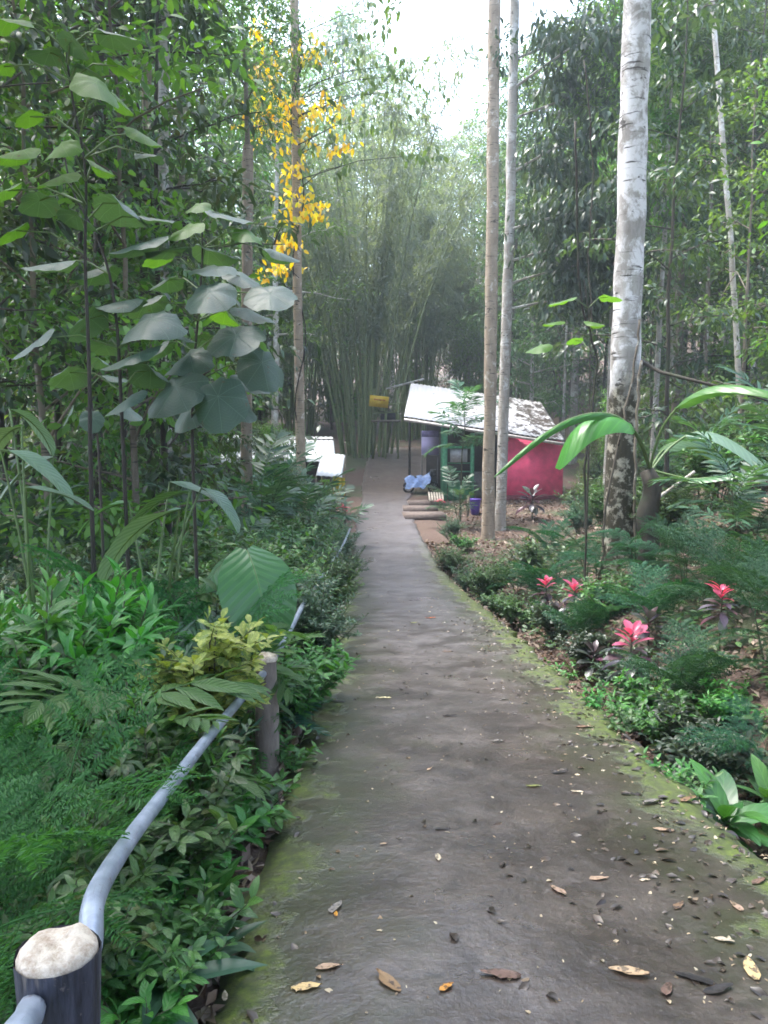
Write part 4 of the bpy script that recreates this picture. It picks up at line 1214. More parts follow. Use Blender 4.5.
# yellow-leaved climber on the slender trunk
def climber():
    b = at(302, 470, 25); base = np.array([b[0], 24.8, gz(b[0], 25)])
    t = thing('climbing_vine', 'yellow and orange leaved climber on the slender brown trunk', 'vine', base)
    st, lv, l2 = MB(), MB(), MB()
    s = np.linspace(0, 1, 30)
    pts = np.array([at(302 - 7 * f, 480 - 500 * f, 24.85) + [.19 * math.cos(f * 22), .12 * math.sin(f * 22), 0] for f in s])
    tube(st, pts, .022, 5, cap=False)
    tpl = blade3('ovate', .62, 5, .15, .7)
    for (px, py, sx, sy, n) in ((268, 72, 12, 12, 18), (265, 118, 14, 14, 34), (312, 48, 12, 8, 14), (318, 112, 14, 10, 18), (285, 112, 18, 14, 30), (325, 100, 16, 6, 10), (342, 144, 10, 6, 12), (296, 160, 8, 12, 16), (292, 195, 10, 14, 24), (300, 212, 14, 8, 22), (318, 208, 10, 8, 10), (288, 240, 10, 6, 16), (278, 268, 12, 6, 18), (300, 130, 10, 8, 12), (258, 30, 8, 14, 8)):
        for i in range(int(n * 2.5)):
            q = at(px + rng.normal() * sx * .95, py + rng.normal() * sy * 1.0, 24.8 + rng.normal() * .5)
            scatter(lv, tpl, [q], [[rng.normal() * .6, rng.normal() * .6 - .2, -.8]], [[rng.normal() * .6, -1, .6]], [rng.uniform(.14, .29)], jit=.3)
        a = at(299, py + 10, 24.85); q = at(px, py, 24.8)
        tube(st, [a, (a + q) / 2 + [0, 0, .15], q], [.014, .010, .006], 4, cap=False)
    for (px, py, sx, sy, n) in ((310, 55, 16, 10, 20), (285, 70, 10, 14, 14), (345, 75, 20, 18, 26), (330, 130, 30, 12, 26), (405, 75, 14, 6, 16), (415, 90, 20, 6, 14), (375, 92, 8, 6, 10), (420, 155, 16, 6, 22), (385, 10, 14, 18, 34), (345, 165, 8, 8, 12), (350, 42, 26, 14, 20), (390, 66, 24, 10, 18), (372, 120, 26, 10, 18)):
        for i in range(n * 2):
            q = at(px + rng.normal() * sx * .8, py + rng.normal() * sy * .9, 24.8 + rng.normal() * .5)
            scatter(l2, tpl, [q], [[rng.normal() * .6, rng.normal() * .6 - .2, -.7]], [[rng.normal() * .4, -.6, 1]], [rng.uniform(.16, .30)], jit=.3)
        a = at(298, py + 25, 24.85); q = at(px, py, 24.8)
        tube(st, [a, (a * .5 + q * .5) + [0, 0, .2], q], [.018, .012, .006], 4, cap=False)
    st.build('stem', M['darkbark'], t, base, smooth=True)
    lv.build('yellow_foliage', M['yellow'], t, base); l2.build('green_foliage', M['bright'], t, base)
    # dark epiphyte on the tan trunk
    q = at(500, 48, 26.8); t = thing('epiphyte', 'dark leafy epiphyte tuft high on the tan trunk', 'epiphyte', q)
    mb = MB(); m = 90
    off = rng.normal(size=(m, 3)) * [.22, .2, .4]
    scatter(mb, tpl, q + off, unit(off) + [0, 0, -.4], np.array([[0, 0, 1.]] * m), rng.uniform(.12, .26, m), jit=.4)
    mb.build('foliage', M['dark'], t, q)


climber()

# ------------------------------------------------------------------ near plants, left of the path
T_bip = [bipinnate(11, 24, .40, d, .27, .048) for d in (.3, .6, .95)]
T_fern = [bipinnate(15, 12, .34, d, .5, .04) for d in (.4, .8)]
T_pin = [pinnate(15, .36, .17, d) for d in (.5, .9)]
T_palm = [pinnate(24, .42, .075, d, 58, curl=.6) for d in (.6, 1.0)]
T_wide = [pinnate(9, .40, .30, d, 60, curl=.4) for d in (.5, .9)]
T_slit = [slit_leaf(7, .95, .5), slit_leaf(8, .9, .7)]
T_ov = [blade('ovate', .42, 6, .22, .5), blade('ovate', .5, 6, .15, .8, wav=.1)]
T_ln = [blade('lance', .24, 6, .25, .5), blade('lance', .28, 6, .2, .8)]
T_hrt = [blade('heart', .75, 8, .12, .6, .22, .06), blade('heart', .68, 8, .16, .9, .2, .08)]
T_obl = [blade('oblong', .36, 11, .16, 1.0, 0, .10), blade('oblong', .40, 11, .12, .6, 0, .08)]
T_pel = [peltate(26, .10, .30), peltate(24, .08, .16), peltate(26, .11, .45)]
T_strap = [blade('strap', .22, 6, .35, .8), blade('strap', .26, 6, .3, 1.1)]
T_obov = [blade('obovate', .38, 6, .2, .6), blade('obovate', .32, 6, .25, .9)]

# saplings with big round hairy leaves
def sapling(label, px0, Y, stem_px, leaves):
    """stem_px: pixels along the stem from the foot up; leaves: (px, py, dY, size m, tip azimuth deg, tilt, lit)"""
    b = spot(px0, Y); base = np.array(b)
    t = thing('round_leaf_sapling', label, 'sapling', base)
    st = MB()
    sp = np.array([[b[0], b[1], b[2] - .15]] + [at(x, y, Y + .05 * i) for i, (x, y) in enumerate(stem_px)])
    s = np.linspace(0, 1, len(sp)); ss = np.linspace(0, 1, 24)
    cur = np.stack([np.interp(ss, s, sp[:, k]) for k in range(3)], -1)
    for _ in range(2): cur[1:-1] = (cur[:-2] + cur[1:-1] * 2 + cur[2:]) / 4
    tube(st, cur, np.linspace(.017, .006, 24), 7, cap=False)
    st.build('stem', M['darkbark'], t, base, smooth=True)
    for (px, py, dY, size, az, tilt, lit) in leaves:
        size *= rng.uniform(.78, .95) if lit else rng.uniform(.9, 1.12); tilt += rng.normal() * .12
        q = at(px, py, Y + dY)
        # stalk from the stem
        j = int(np.argmin(np.abs(cur[:, 2] - (q[2] - .12)) + .2 * np.linalg.norm(cur[:, :2] - q[:2], axis=1)))
        a = cur[j]
        pm = MB()
        tube(pm, [a, (a + q) / 2 + [0, 0, .06], q - [0, 0, .004]], [.008, .006, .005], 5, cap=False)
        sx = math.radians(az)
        d = np.array([math.cos(sx) * math.cos(tilt), math.sin(sx) * math.cos(tilt), -math.sin(tilt)])
        up = np.array([math.cos(sx) * math.sin(tilt), math.sin(sx) * math.sin(tilt), math.cos(tilt)]) + rng.normal(size=3) * .10
        lm = MB()
        tp = T_pel[rng.integers(3)]
        dd = unit(d)
        scatter(lm, tp, [q - dd * .32 * size], [d], [up], [size])
        o = lm.build('leaf', M['maclit' if lit else 'mac'], t, base, smooth=True)
        pm.build('stalk', M['petiole'], o, base, smooth=True)


sapling('sapling with large grey-green round leaves in tiers near the slender trunk', 195, 6.6, [(193, 470), (192, 420), (194, 360), (200, 300), (203, 245), (200, 200)],
        [(148, 241, -.4, .46, 200, .25, 0), (208, 250, .3, .36, 20, .15, 0), (210, 291, -.5, .44, 265, .62, 0), (236, 335, -.4, .44, 270, .72, 0), (262, 362, 0, .42, 300, .75, 0), (270, 293, -.1, .44, 280, .75, 0),
         (176, 386, -.5, .46, 250, .85, 0), (218, 396, -.6, .42, 290, 1.0, 0), (240, 276, .6, .36, 320, .5, 0), (188, 228, -.2, .36, 230, .5, 1), (247, 232, .3, .30, 300, .55, 1), (222, 214, .4, .36, 0, .12, 0),
         (276, 251, .6, .36, 20, .2, 0), (207, 340, .3, .36, 100, .5, 0), (168, 280, .4, .32, 150, .5, 0), (248, 380, .4, .34, 330, .6, 0), (225, 312, .5, .34, 60, .4, 1), (160, 345, .2, .30, 180, .6, 0), (160, 256, .2, .32, 160, .35, 1), (198, 205, .1, .26, 250, .4, 1), (190, 355, -.2, .40, 240, .6, 0), (250, 312, .2, .38, 330, .45, 0), (215, 268, -.2, .34, 250, .35, 0), (150, 300, -.1, .36, 190, .4, 0), (172, 250, -.2, .36, 220, .25, 0), (240, 405, .2, .34, 300, .8, 0), (190, 410, .1, .34, 240, .9, 0)])
sapling('sapling with bluish drooping round leaves above the pointed-leaf bush', 126, 5.9, [(124, 470), (121, 400), (118, 330), (110, 270), (92, 225), (70, 190), (62, 140)],
        [(152, 318, -.2, .46, 265, .6, 0), (140, 352, -.3, .42, 200, .55, 0), (128, 300, .1, .34, 190, .3, 0), (100, 268, .3, .32, 180, .25, 0), (60, 262, .2, .34, 190, .3, 0), (90, 318, .1, .32, 170, .7, 0), (40, 338, -.2, .32, 200, .7, 0),
         (150, 370, .3, .36, 60, .5, 0), (118, 203, .3, .38, 60, .18, 0), (150, 218, .4, .30, 20, .2, 0), (70, 372, .2, .30, 150, .55, 0), (170, 330, .4, .30, 10, .4, 0), (105, 345, .3, .3, 100, .5, 0), (128, 398, -.2, .34, 230, .7, 0)])
sapling('tall thin sapling with sunlit lime round leaves against the sky', 88, 5.2, [(90, 470), (90, 400), (88, 330), (84, 250), (88, 170), (72, 100), (66, 50)],
        [(140, 132, .1, .24, 0, .5, 1), (62, 144, -.3, .24, 250, .7, 1), (22, 150, -.3, .30, 220, .5, 1), (14, 20, .2, .34, 250, .6, 1), (30, 116, .2, .22, 160, .4, 1), (118, 66, .3, .26, 30, .5, 1), (96, 82, -.2, .34, 300, .8, 1), (60, 176, -.2, .30, 240, .6, 1),
         (4, 66, .3, .22, 180, .5, 1), (72, 40, .2, .2, 60, .5, 0), (50, 52, .2, .24, 170, .2, 0), (110, 34, .3, .26, 20, .1, 0), (84, 70, .3, .22, 40, .2, 0), (98, 165, .3, .22, 10, .5, 1), (120, 100, .4, .2, 20, .6, 1), (8, 190, .1, .28, 210, .5, 1), (40, 200, .3, .26, 120, .4, 0), (16, 230, .1, .28, 200, .5, 1), (148, 154, .3, .2, 320, .3, 0), (75, 215, .2, .26, 60, .5, 0)])
sapling('sapling with red young leaves between the dark trunks', 100, 7.6, [(100, 480), (98, 440), (92, 405), (88, 380)],
        [(70, 412, 0, .22, 200, 1.1, 0), (92, 418, -.2, .22, 290, 1.1, 0), (112, 376, .1, .26, 20, .2, 0), (62, 376, 0, .22, 180, .3, 0), (100, 360, .2, .24, 60, .3, 0), (128, 410, .1, .24, 330, .7, 0)])


# plants with a few very large leaves
def bigleaf(name, label, cat, px0, Y, leaves, mat='big', tpls=None, rs=.016):
    """leaves: (px, py, dY, length, azimuth deg of the tip, downward tilt, width factor)"""
    b = spot(px0, Y); base = np.array(b)
    t = thing(name, label, cat, base)
    for (px, py, dY, L, az, tilt, wf) in leaves:
        q = at(px, py, Y + dY); sx = math.radians(az)
        d = np.array([math.cos(sx) * math.cos(tilt), math.sin(sx) * math.cos(tilt), -math.sin(tilt)])
        up = np.array([math.cos(sx) * math.sin(tilt), math.sin(sx) * math.sin(tilt), math.cos(tilt)]) + rng.normal(size=3) * .08
        lm = MB(); scatter(lm, tpls[rng.integers(len(tpls))], [q - d * L * .5], [d], [up], [L], wid=[wf])
        o = lm.build('leaf', M[mat] if isinstance(mat, str) else M[mat[rng.integers(len(mat))]], t, base, smooth=True)
        a = q - d * L * .5
        r = base + [rng.normal() * .04, rng.normal() * .04, -.05]
        s = np.linspace(0, 1, 9)[:, None]
        out = np.array([a[0] - r[0], a[1] - r[1], 0])
        pts = r + (a - r) * s + np.array([0, 0, 1.]) * np.sin(s * PI) * .10 * np.linalg.norm(out) - out * .25 * np.sin(s * PI)
        pm = MB(); tube(pm, pts, np.linspace(rs, rs * .45, 9), 7, cap=False); pm.build('stalk', M['petiole'], o, base, smooth=True)
        mid = MB(); V = lm.v[0].reshape(-1, 5, 3)[:, 2]; tube(mid, V - up * .004, np.linspace(rs * .45, .002, len(V)), 5, cap=False); mid.build('midrib', M['petiole'], o, base, smooth=True)


bigleaf('elephant_ear_plant', 'elephant-ear plant with one huge veined leaf beside the yellow croton', 'plant', 235, 5.3, [(264, 588, -.2, .78, 300, .60, 1.35), (205, 572, .3, .5, 220, .4, 1.1)], 'big', [blade('ovate', .66, 12, -.28, 1.2, .06, .10)])
bigleaf('wide_leaf_plant', 'plant holding wide pale horizontal leaves above the ferny undergrowth', 'plant', 150, 5.6, [(125, 523, -.2, .85, 170, .25, 1.2), (150, 496, .2, .62, 175, .12, .9), (205, 488, .5, .6, 350, .15, 1.0), (228, 498, .4, .5, 340, .3, 1.0), (95, 506, .3, .5, 190, .1, .9)], ['big', 'pale'], T_obl)
bigleaf('wide_leaf_plant', 'plant with silvery wide leaves at the dark edge of the woods', 'plant', 30, 5.2, [(45, 456, 0, .66, 350, .12, .9), (62, 489, -.2, .46, 5, .05, .8), (10, 470, .3, .6, 200, .3, 1.0), (0, 430, .4, .5, 150, .1, 1.0), (40, 420, .6, .5, 60, .3, 1.0)], 'pale', T_obl)

K = {}
K['feather'] = make_fronds(.95, 15, .95, T_bip, 'feather', (.15, 1.0))
K['feather2'] = make_fronds(.7, 12, .8, T_bip, 'feather', (.05, .8))
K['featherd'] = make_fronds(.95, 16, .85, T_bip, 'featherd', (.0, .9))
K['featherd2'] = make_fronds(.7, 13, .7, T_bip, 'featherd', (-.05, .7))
K['fern'] = make_fronds(.35, 14, .62, T_fern, 'featherd', (.3, 1.0), nst=2, r=.1)
K['pin'] = make_fronds(.55, 12, .75, T_pin, 'bluegreen', (.2, 1.0))
K['palm'] = make_fronds(.5, 11, .95, T_palm, 'bluegreen', (.2, 1.1), nst=2, r=.1)
K['wide'] = make_fronds(.8, 10, .62, T_wide, 'lime', (-.2, .25), nst=2, r=.15)
K['slit'] = make_rosette(9, .42, T_slit, 'monstera', (.0, .9), .35)
K['ptd'] = make_shrub(1.65, .6, 14, T_ln, .19, 34, 'weed', up=.9)
K['ov'] = make_shrub(1.35, .65, 12, T_ov, .15, 30, 'shrub')
K['ov2'] = make_shrub(.75, .6, 12, T_ov, .11, 24, 'weed')
K['fine'] = make_shrub(1.25, .7, 16, [blade3('lance', .28, 4, .2, .4)], .085, 60, 'bluegreen', twigs=6)
K['fine2'] = make_shrub(1.6, .85, 18, [blade3('ovate', .45, 4, .2, .4)], .10, 55, 'shrub', twigs=6)
K['croton'] = make_shrub(1.12, .15, 12, [blade('obovate', .5, 6, .2, .6)], .115, 26, 'croton', up=.8, twigs=4)
K['weed'] = make_rosette(9, .20, T_ov, 'weed', (.1, 1.0), .12)
K['weed2'] = make_shrub(.32, .22, 6, T_ov, .085, 10, 'weed', twigs=1, r0=.005)
K['star'] = make_rosette(10, .30, T_ln, 'bluegreen', (.0, .8), .18)
K['cord'] = make_rosette(26, .36, T_obov, 'purple', (-.3, 1.1), .95, 'red', 10)
K['cordd'] = make_rosette(20, .36, T_obov, 'purple', (-.2, 1.2), .45)
K['glossy'] = make_rosette(14, .48, [blade('ovate', .38, 7, .15, .9), blade('ovate', .44, 7, .12, .7)], 'shrub', (.1, 1.1), .25)
K['darkb'] = make_shrub(.8, .5, 12, T_ov, .10, 24, 'dark', twigs=4)
K['pinr'] = make_fronds(1.4, 12, 1.1, T_pin, 'bluegreen', (-.1, .8), nst=2, r=.2)


def put(k, name, label, cat, px, Y, s=1.0, group=None, rz=None, dz=0., tilt=None):
    p = spot(px, Y); return place(K[k], name, label, cat, (p[0], p[1], p[2] + dz), rz, s, group, tilt)


# along the railing, from the viewer outwards
put('feather', 'feathery_shrub', 'large feathery shrub nodding over the front log post', 'shrub', -95, 1.9, .72)
put('feather2', 'feathery_shrub', 'feathery shrub hanging beside the curved pipe', 'shrub', -15, 2.4, .75)
put('feather', 'feathery_shrub', 'tall dark feathery shrub behind the curve of the pipe', 'shrub', -25, 3.2, .75)
put('feather2', 'feathery_shrub', 'feathery shrub below the lime winged fronds', 'shrub', 75, 3.0, .5)
put('ptd', 'pointed_leaf_bush', 'bright pointed-leaf bush below the silvery wide leaves', 'bush', 8, 4.1, 1.05)
put('ptd', 'pointed_leaf_bush', 'bright pointed-leaf bush between comb fern and feathery shrub', 'bush', 75, 4.3, 1.0)
put('feather2', 'feathery_shrub', 'feathery shrub behind the spiny palm-like fronds', 'shrub', 180, 5.0, 1.1)
put('wide', 'winged_frond_plant', 'plant with bright lime winged fronds beside the yellow croton', 'plant', 118, 3.35, 1.05, rz=.2, dz=.12)
put('wide', 'winged_frond_plant', 'plant with soft green winged fronds hanging over the second post', 'plant', 250, 4.75, .85, rz=1.2, dz=.22)
put('palm', 'palm_fern', 'dark palm-like fern with long comb fronds beneath the huge veined leaf', 'fern', 172, 4.6, .85, dz=.15)
put('palm', 'palm_fern', 'dark palm-like fern among feathery shrubs below the wide leaves', 'fern', 120, 4.6, .85)
put('pin', 'comb_fern', 'bluish comb fern between the pointed bush and feathery shrub', 'fern', 85, 3.9, .8)
put('ptd', 'pointed_leaf_bush', 'small pointed-leaf bush poking through the feathery fronds by the pipe bend', 'bush', 55, 2.35, .42)
put('ov', 'leafy_shrub', 'leafy shrub low among feathery fronds behind the front log post', 'shrub', 10, 2.05, .45)
put('slit', 'split_leaf_plant', 'small split-leaf plant amid feathery fronds by the pipe bend', 'plant', 95, 2.65, .8)
put('ptd', 'pointed_leaf_bush', 'pointed-leaf bush amid feathery fronds, halfway along the pipe', 'bush', 100, 3.5, .62)
put('croton', 'croton', 'yellow and green mottled croton bush against the second post', 'bush', 206, 3.9, .85, dz=.2)
put('slit', 'split_leaf_plant', 'dark split-leaf plant under the curved pipe', 'plant', 185, 3.9, .95)
put('slit', 'split_leaf_plant', 'split-leaf plant beside the path past the second post', 'plant', 286, 5.1, .8)
put('ptd', 'pointed_leaf_bush', 'bushy plant of upright pointed leaves behind the feathery shrubs', 'bush', 45, 4.8, 1.0)
put('ptd', 'pointed_leaf_bush', 'lower pointed-leaf bush beside the palm-like fern', 'bush', 95, 5.0, .85)
put('ptd', 'pointed_leaf_bush', 'pointed-leaf bush tucked beneath the lime winged fronds', 'bush', 130, 3.0, .55)
put('ov', 'leafy_shrub', 'leafy green shrub rising above the feathery fronds by the pipe', 'shrub', 45, 3.6, .8)
put('ov2', 'leafy_shrub', 'light green shrub between feathery fronds and pipe', 'shrub', 110, 2.7, .8)
put('ov', 'leafy_shrub', 'green leafy shrub behind the croton', 'shrub', 200, 5.8, .95)
put('ov', 'leafy_shrub', 'leafy shrub below the pale horizontal leaves', 'shrub', 90, 5.9, 1.0)
put('ov', 'leafy_shrub', 'leafy shrub low under the pipe beside split leaves', 'shrub', 150, 2.9, .55)
put('ov', 'leafy_shrub', 'leafy shrub at the dark edge of the woods under silvery leaves', 'shrub', -20, 5.7, 1.0)
put('ov2', 'leafy_shrub', 'little round-leaved shrub beside the front log post', 'shrub', 130, 2.2, .5)
# weeds on the verge between pipe and path
for i, (k, px, Y, s, lab) in enumerate((
        ('weed', 208, 2.75, .95, 'bright broad-leaved weed at the concrete edge'), ('star', 150, 2.15, 1.0, 'dark star-shaped weed beside the front log post'), ('weed', 270, 3.95, .8, 'low weed at the foot of the second post'),
        ('weed2', 235, 3.3, 1.0, 'small weed among fallen leaves at the concrete edge'), ('weed2', 245, 3.55, 1.1, 'leafy weed trailing onto the path near the second post'), ('weed', 190, 3.2, .7, 'weed under the straight pipe'),
        ('star', 200, 2.35, .7, 'thin star-shaped weed at the mossy corner of the path'), ('weed2', 180, 2.5, 1.1, 'weed with round leaves under the pipe bend'), ('weed2', 165, 2.75, 1.2, 'bushy weed under the pipe bend'), ('weed', 225, 3.9, .75, 'glossy weed behind the second post foot'),
        ('weed2', 285, 4.4, .9, 'weed at the path edge just past the second post'), ('star', 255, 3.75, .7, 'spiky weed before the second post'), ('weed2', 120, 1.95, 1.0, 'weed in the shadow of the front log post'), ('weed', 218, 3.05, .6, 'pale green weed between moss and pipe'),
        ('weed2', 300, 6.4, 1.0, 'weed by the path under the third post'), ('weed2', 312, 8.0, 1.0, 'weed in dry leaves near the third post'))):
    put(k, 'weed', lab, 'weed', px, Y, s)
# fine bushes along the rail further on
for k, px, Y, s, lab in (('fine', 300, 8.2, .75, 'fine-leaved bush hugging the third post'), ('fine', 322, 13.2, .9, 'fine bluish bush hiding the rail beyond the third post'), ('fine2', 268, 8.6, 1.0, 'dense small-leaved bush behind the huge veined leaf'),
                         ('fine', 280, 11.5, 1.15, 'bluish fine-leaved bush by the slender trunk'), ('fine2', 240, 10.5, 1.1, 'dense bush in front of the low shed'), ('fine', 330, 17, 1.1, 'fine bluish bush before the yellow cloth'), ('fine2', 300, 15, 1.15, 'dense bush at the foot of the slender trunk'),
                         ('fine2', 205, 9.5, 1.1, 'dense bush below the sapling tiers'), ('fine2', 170, 10.5, 1.2, 'dense bush before the pale ringed trunk'), ('fine', 120, 9.5, 1.1, 'fine bush before the dark trunk group'), ('fine2', 80, 9.0, 1.1, 'dense bush at the edge of the dark trunks'), ('fine2', 30, 8.5, 1.2, 'dense bush behind the silvery wide leaves'),
                         ('fine', -20, 8.0, 1.2, 'fine bush at the far end of the woods edge'), ('fine2', 262, 17.5, 1.3, 'dense dark bush just before the shed posts'), ('fine', 225, 18, 1.3, 'bluish bush before the shed wall'), ('fine', 335, 22, 1.0, 'fine bush under the white awning'), ('fine2', 310, 21, 1.2, 'dense bush between shed and awning')):
    put(k, 'fine_leaf_bush', lab, 'bush', px, Y, s)
for k, px, Y, s, lab in (('ov2', 283, 5.3, .8, 'leafy bush against the far side of the second post'), ('ov2', 304, 6.0, .85, 'small leafy bush swallowing the pipe past the second post'), ('fine', 313, 7.6, .75, 'small bluish bush swallowing the pipe before the third post'), ('fine2', 327, 11.0, .75, 'small dense bush over the pipe beyond the third post'), ('fine', 342, 16.0, .9, 'small bush over the far end of the pipe')):
    put(k, 'rail_bush', lab, 'bush', px, Y, s)
for px, Y, s, lab in ((270, 20.5, 1.9, 'big pale fronds half hiding the white shed roof'), (315, 23.5, 1.5, 'pale fronds half hiding the small white awning'), (288, 24.5, 1.7, 'pale fronds before the shed wall beside the slender trunk'), (255, 22, 1.5, 'large-fronded shrub spreading before the shed roof'), (300, 19.5, 1.35, 'pale drooping fronds around the slender trunk'), (345, 24.5, 1.0, 'pale frond reaching over the path end'), (215, 13, 1.2, 'bluish fronds below the grey sapling leaves'),
                      (60, 11, 1.3, 'bluish fronds before the grey trunk'), (-20, 10, 1.3, 'bluish fronds beside the far dark trunk')):
    put('pinr', 'frond_shrub', lab, 'shrub', px, Y, s)
for i, (px, Y, s) in enumerate(((-160, 7, 1.2), (-110, 6, 1.1), (-150, 4.5, 1.0), (-200, 10, 1.4), (-60, 12, 1.4), (10, 13, 1.3), (100, 13, 1.3), (150, 14, 1.3), (190, 15.5, 1.3), (40, 15, 1.3), (235, 14, 1.2), (-100, 15, 1.4), (75, 7.2, 1.0), (0, 7.0, 1.0), (150, 7.6, .9), (225, 7.4, .9), (110, 6.6, .9))):
    put('ov' if i % 2 else 'fine2', 'undergrowth_shrub', 'dark green shrub in the undergrowth under the woods', 'shrub', px, Y, s, 'shrubs in the undergrowth under the woods')

# ------------------------------------------------------------------ right bank
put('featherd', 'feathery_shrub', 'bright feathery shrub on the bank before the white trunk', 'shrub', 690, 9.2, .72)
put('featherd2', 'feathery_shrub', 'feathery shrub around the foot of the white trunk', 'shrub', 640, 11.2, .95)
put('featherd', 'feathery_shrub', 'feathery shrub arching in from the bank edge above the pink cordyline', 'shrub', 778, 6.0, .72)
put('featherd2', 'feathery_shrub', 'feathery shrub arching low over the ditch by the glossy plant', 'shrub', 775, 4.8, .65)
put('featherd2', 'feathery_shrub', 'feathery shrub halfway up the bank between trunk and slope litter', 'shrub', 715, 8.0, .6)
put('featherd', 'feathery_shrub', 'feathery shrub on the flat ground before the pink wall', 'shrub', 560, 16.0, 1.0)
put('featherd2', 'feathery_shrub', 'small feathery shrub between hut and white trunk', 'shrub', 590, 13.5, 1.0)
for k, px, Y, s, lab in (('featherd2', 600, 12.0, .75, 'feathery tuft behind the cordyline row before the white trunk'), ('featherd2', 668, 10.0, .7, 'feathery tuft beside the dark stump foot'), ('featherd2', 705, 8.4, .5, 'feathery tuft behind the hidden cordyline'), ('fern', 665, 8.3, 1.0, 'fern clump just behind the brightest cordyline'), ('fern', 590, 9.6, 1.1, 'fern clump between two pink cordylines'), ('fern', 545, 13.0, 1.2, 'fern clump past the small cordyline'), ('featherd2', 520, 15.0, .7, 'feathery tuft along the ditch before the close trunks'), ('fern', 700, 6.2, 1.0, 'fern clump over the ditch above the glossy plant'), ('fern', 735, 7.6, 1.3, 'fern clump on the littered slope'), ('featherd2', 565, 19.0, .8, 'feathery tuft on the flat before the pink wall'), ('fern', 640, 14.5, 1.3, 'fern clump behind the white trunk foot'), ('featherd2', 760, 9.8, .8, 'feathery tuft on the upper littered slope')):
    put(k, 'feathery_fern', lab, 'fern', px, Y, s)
for px, Y, s, lab in ((638, 7.3, .85, 'pink-topped cordyline with the brightest open rosette'), (578, 10.2, .8, 'pink-topped cordyline beside the dark mossy foot of the bank'), (549, 11.8, .75, 'small pink-topped cordyline furthest along the ditch'), (728, 6.9, .62, 'pink-topped cordyline hidden among feathery shrubs')):
    put('cord', 'cordyline', lab, 'cordyline', px, Y, s)
for px, Y, s, lab in ((600, 8.6, .8, 'dark purple-leaved plant between two pink cordylines'), (655, 8.0, .8, 'dark purple-leaved plant behind the brightest cordyline'), (560, 11.0, .8, 'dark purple-leaved plant beside the small cordyline'), (690, 6.6, .8, 'dark purple-leaved plant near the hidden cordyline')):
    put('cordd', 'purple_leaf_plant', lab, 'plant', px, Y, s)
put('glossy', 'glossy_leaf_plant', 'glossy broad-leaved plant on the ditch edge beside the path', 'plant', 745, 4.05, .95)
put('glossy', 'glossy_leaf_plant', 'smaller glossy-leaved plant higher on the bank', 'plant', 790, 4.4, .8)
for i, (k, px, Y, s, lab) in enumerate((
        ('darkb', 668, 6.2, .8, 'dark small-leaved bush under the brightest cordyline'), ('darkb', 634, 7.7, .8, 'dark bush over the ditch beside the purple plant'), ('darkb', 592, 9.1, .8, 'dark bush over the ditch before the cordyline row'), ('darkb', 560, 10.8, .85, 'dark bush at the ditch before the small cordyline'),
        ('darkb', 715, 5.4, .8, 'dark bush over the ditch opposite the mossy strip'), ('darkb', 715, 4.9, .75, 'dark bush behind the glossy broad-leaved plant'), ('ov2', 660, 6.2, .8, 'green bush under feathery fronds by the bright cordyline'), ('ov2', 700, 5.6, .85, 'green bush between ditch and feathery fronds'),
        ('ov2', 745, 5.6, .55, 'taller green bush under the arching feathery shrub'), ('ov2', 520, 12.5, .9, 'green bush on the ditch lip past the cordylines'), ('fine2', 490, 15.5, .7, 'low dense bush along the ditch towards the hut'), ('fine', 470, 17.5, .7, 'low bluish bush along the ditch towards the hut'),
        ('fine2', 452, 20.5, .7, 'low bush at the far end of the ditch'), ('ov2', 505, 17, .9, 'leafy bush at the foot of the close trunk pair'), ('fine', 530, 18.5, .8, 'fine bush on the flat before the hut'), ('ov2', 465, 23.5, .9, 'leafy bush before the stone slabs'), ('fine', 452, 26, .8, 'bush with dark leaves beside the slabs'),
        ('ov', 540, 14.5, .9, 'leafy bush halfway between cordylines and hut'), ('ov2', 615, 9.8, .9, 'green bush behind the cordyline row'), ('fine2', 670, 12.5, .9, 'dense bush beside the dark stump'), ('ov2', 770, 8.6, .6, 'bush on the litter-covered slope'), ('ov', 740, 11.5, .6, 'leafy bush on the upper slope behind the stump'), ('ov2', 500, 13.9, .8, 'leafy bush leaning over the ditch'),
        ('pinr', 735, 9.6, .9, 'big bluish frond clump on the slope beside the stump'), ('pinr', 790, 12, 1.1, 'bluish frond clump high on the slope'), ('pinr', 460, 29.0, 1.15, 'pale drooping frond shrub before the green stall'), ('pinr', 700, 17, 1.2, 'bluish frond clump behind the white trunk'))):
    put(k, 'bank_bush', lab, 'bush', px, Y, s)
for i, (px, Y, s) in enumerate(((610, 22, 1.2), (640, 20, 1.2), (680, 19, 1.1), (720, 16, 1.2), (760, 15, 1.2), (800, 13, 1.2), (590, 30, 1.4), (630, 28, 1.4), (670, 25, 1.3), (715, 23, 1.4), (760, 21, 1.4), (580, 26, 1.1), (820, 18, 1.4), (850, 12, 1.2), (600, 36, 1.6), (650, 34, 1.6), (700, 31, 1.6), (750, 29, 1.6))):
    put(('fine2', 'ov', 'fine')[i % 3], 'slope_shrub', 'grey-green shrub scattered on the wooded slope', 'shrub', px, Y, s, 'shrubs scattered on the wooded slope')
for i, (k, px, Y, s, lab) in enumerate((('weed2', 565, 7.4, .8, 'tiny weed on the mossy ditch edge below the dark bushes'), ('weed2', 628, 5.35, .8, 'bright tiny weed on the mossy edge where the concrete is chipped'), ('weed2', 690, 4.4, .9, 'small bright weed at the mossy edge by the glossy plant'), ('weed2', 705, 4.15, .7, 'small weed beside the chipped corner of moss'), ('weed', 716, 3.9, .5, 'lime weed low on the moss edge'), ('weed2', 600, 5.9, .7, 'sprig of weed growing over the ditch lip'))):
    put(k, 'weed', lab, 'weed', px, Y, s)


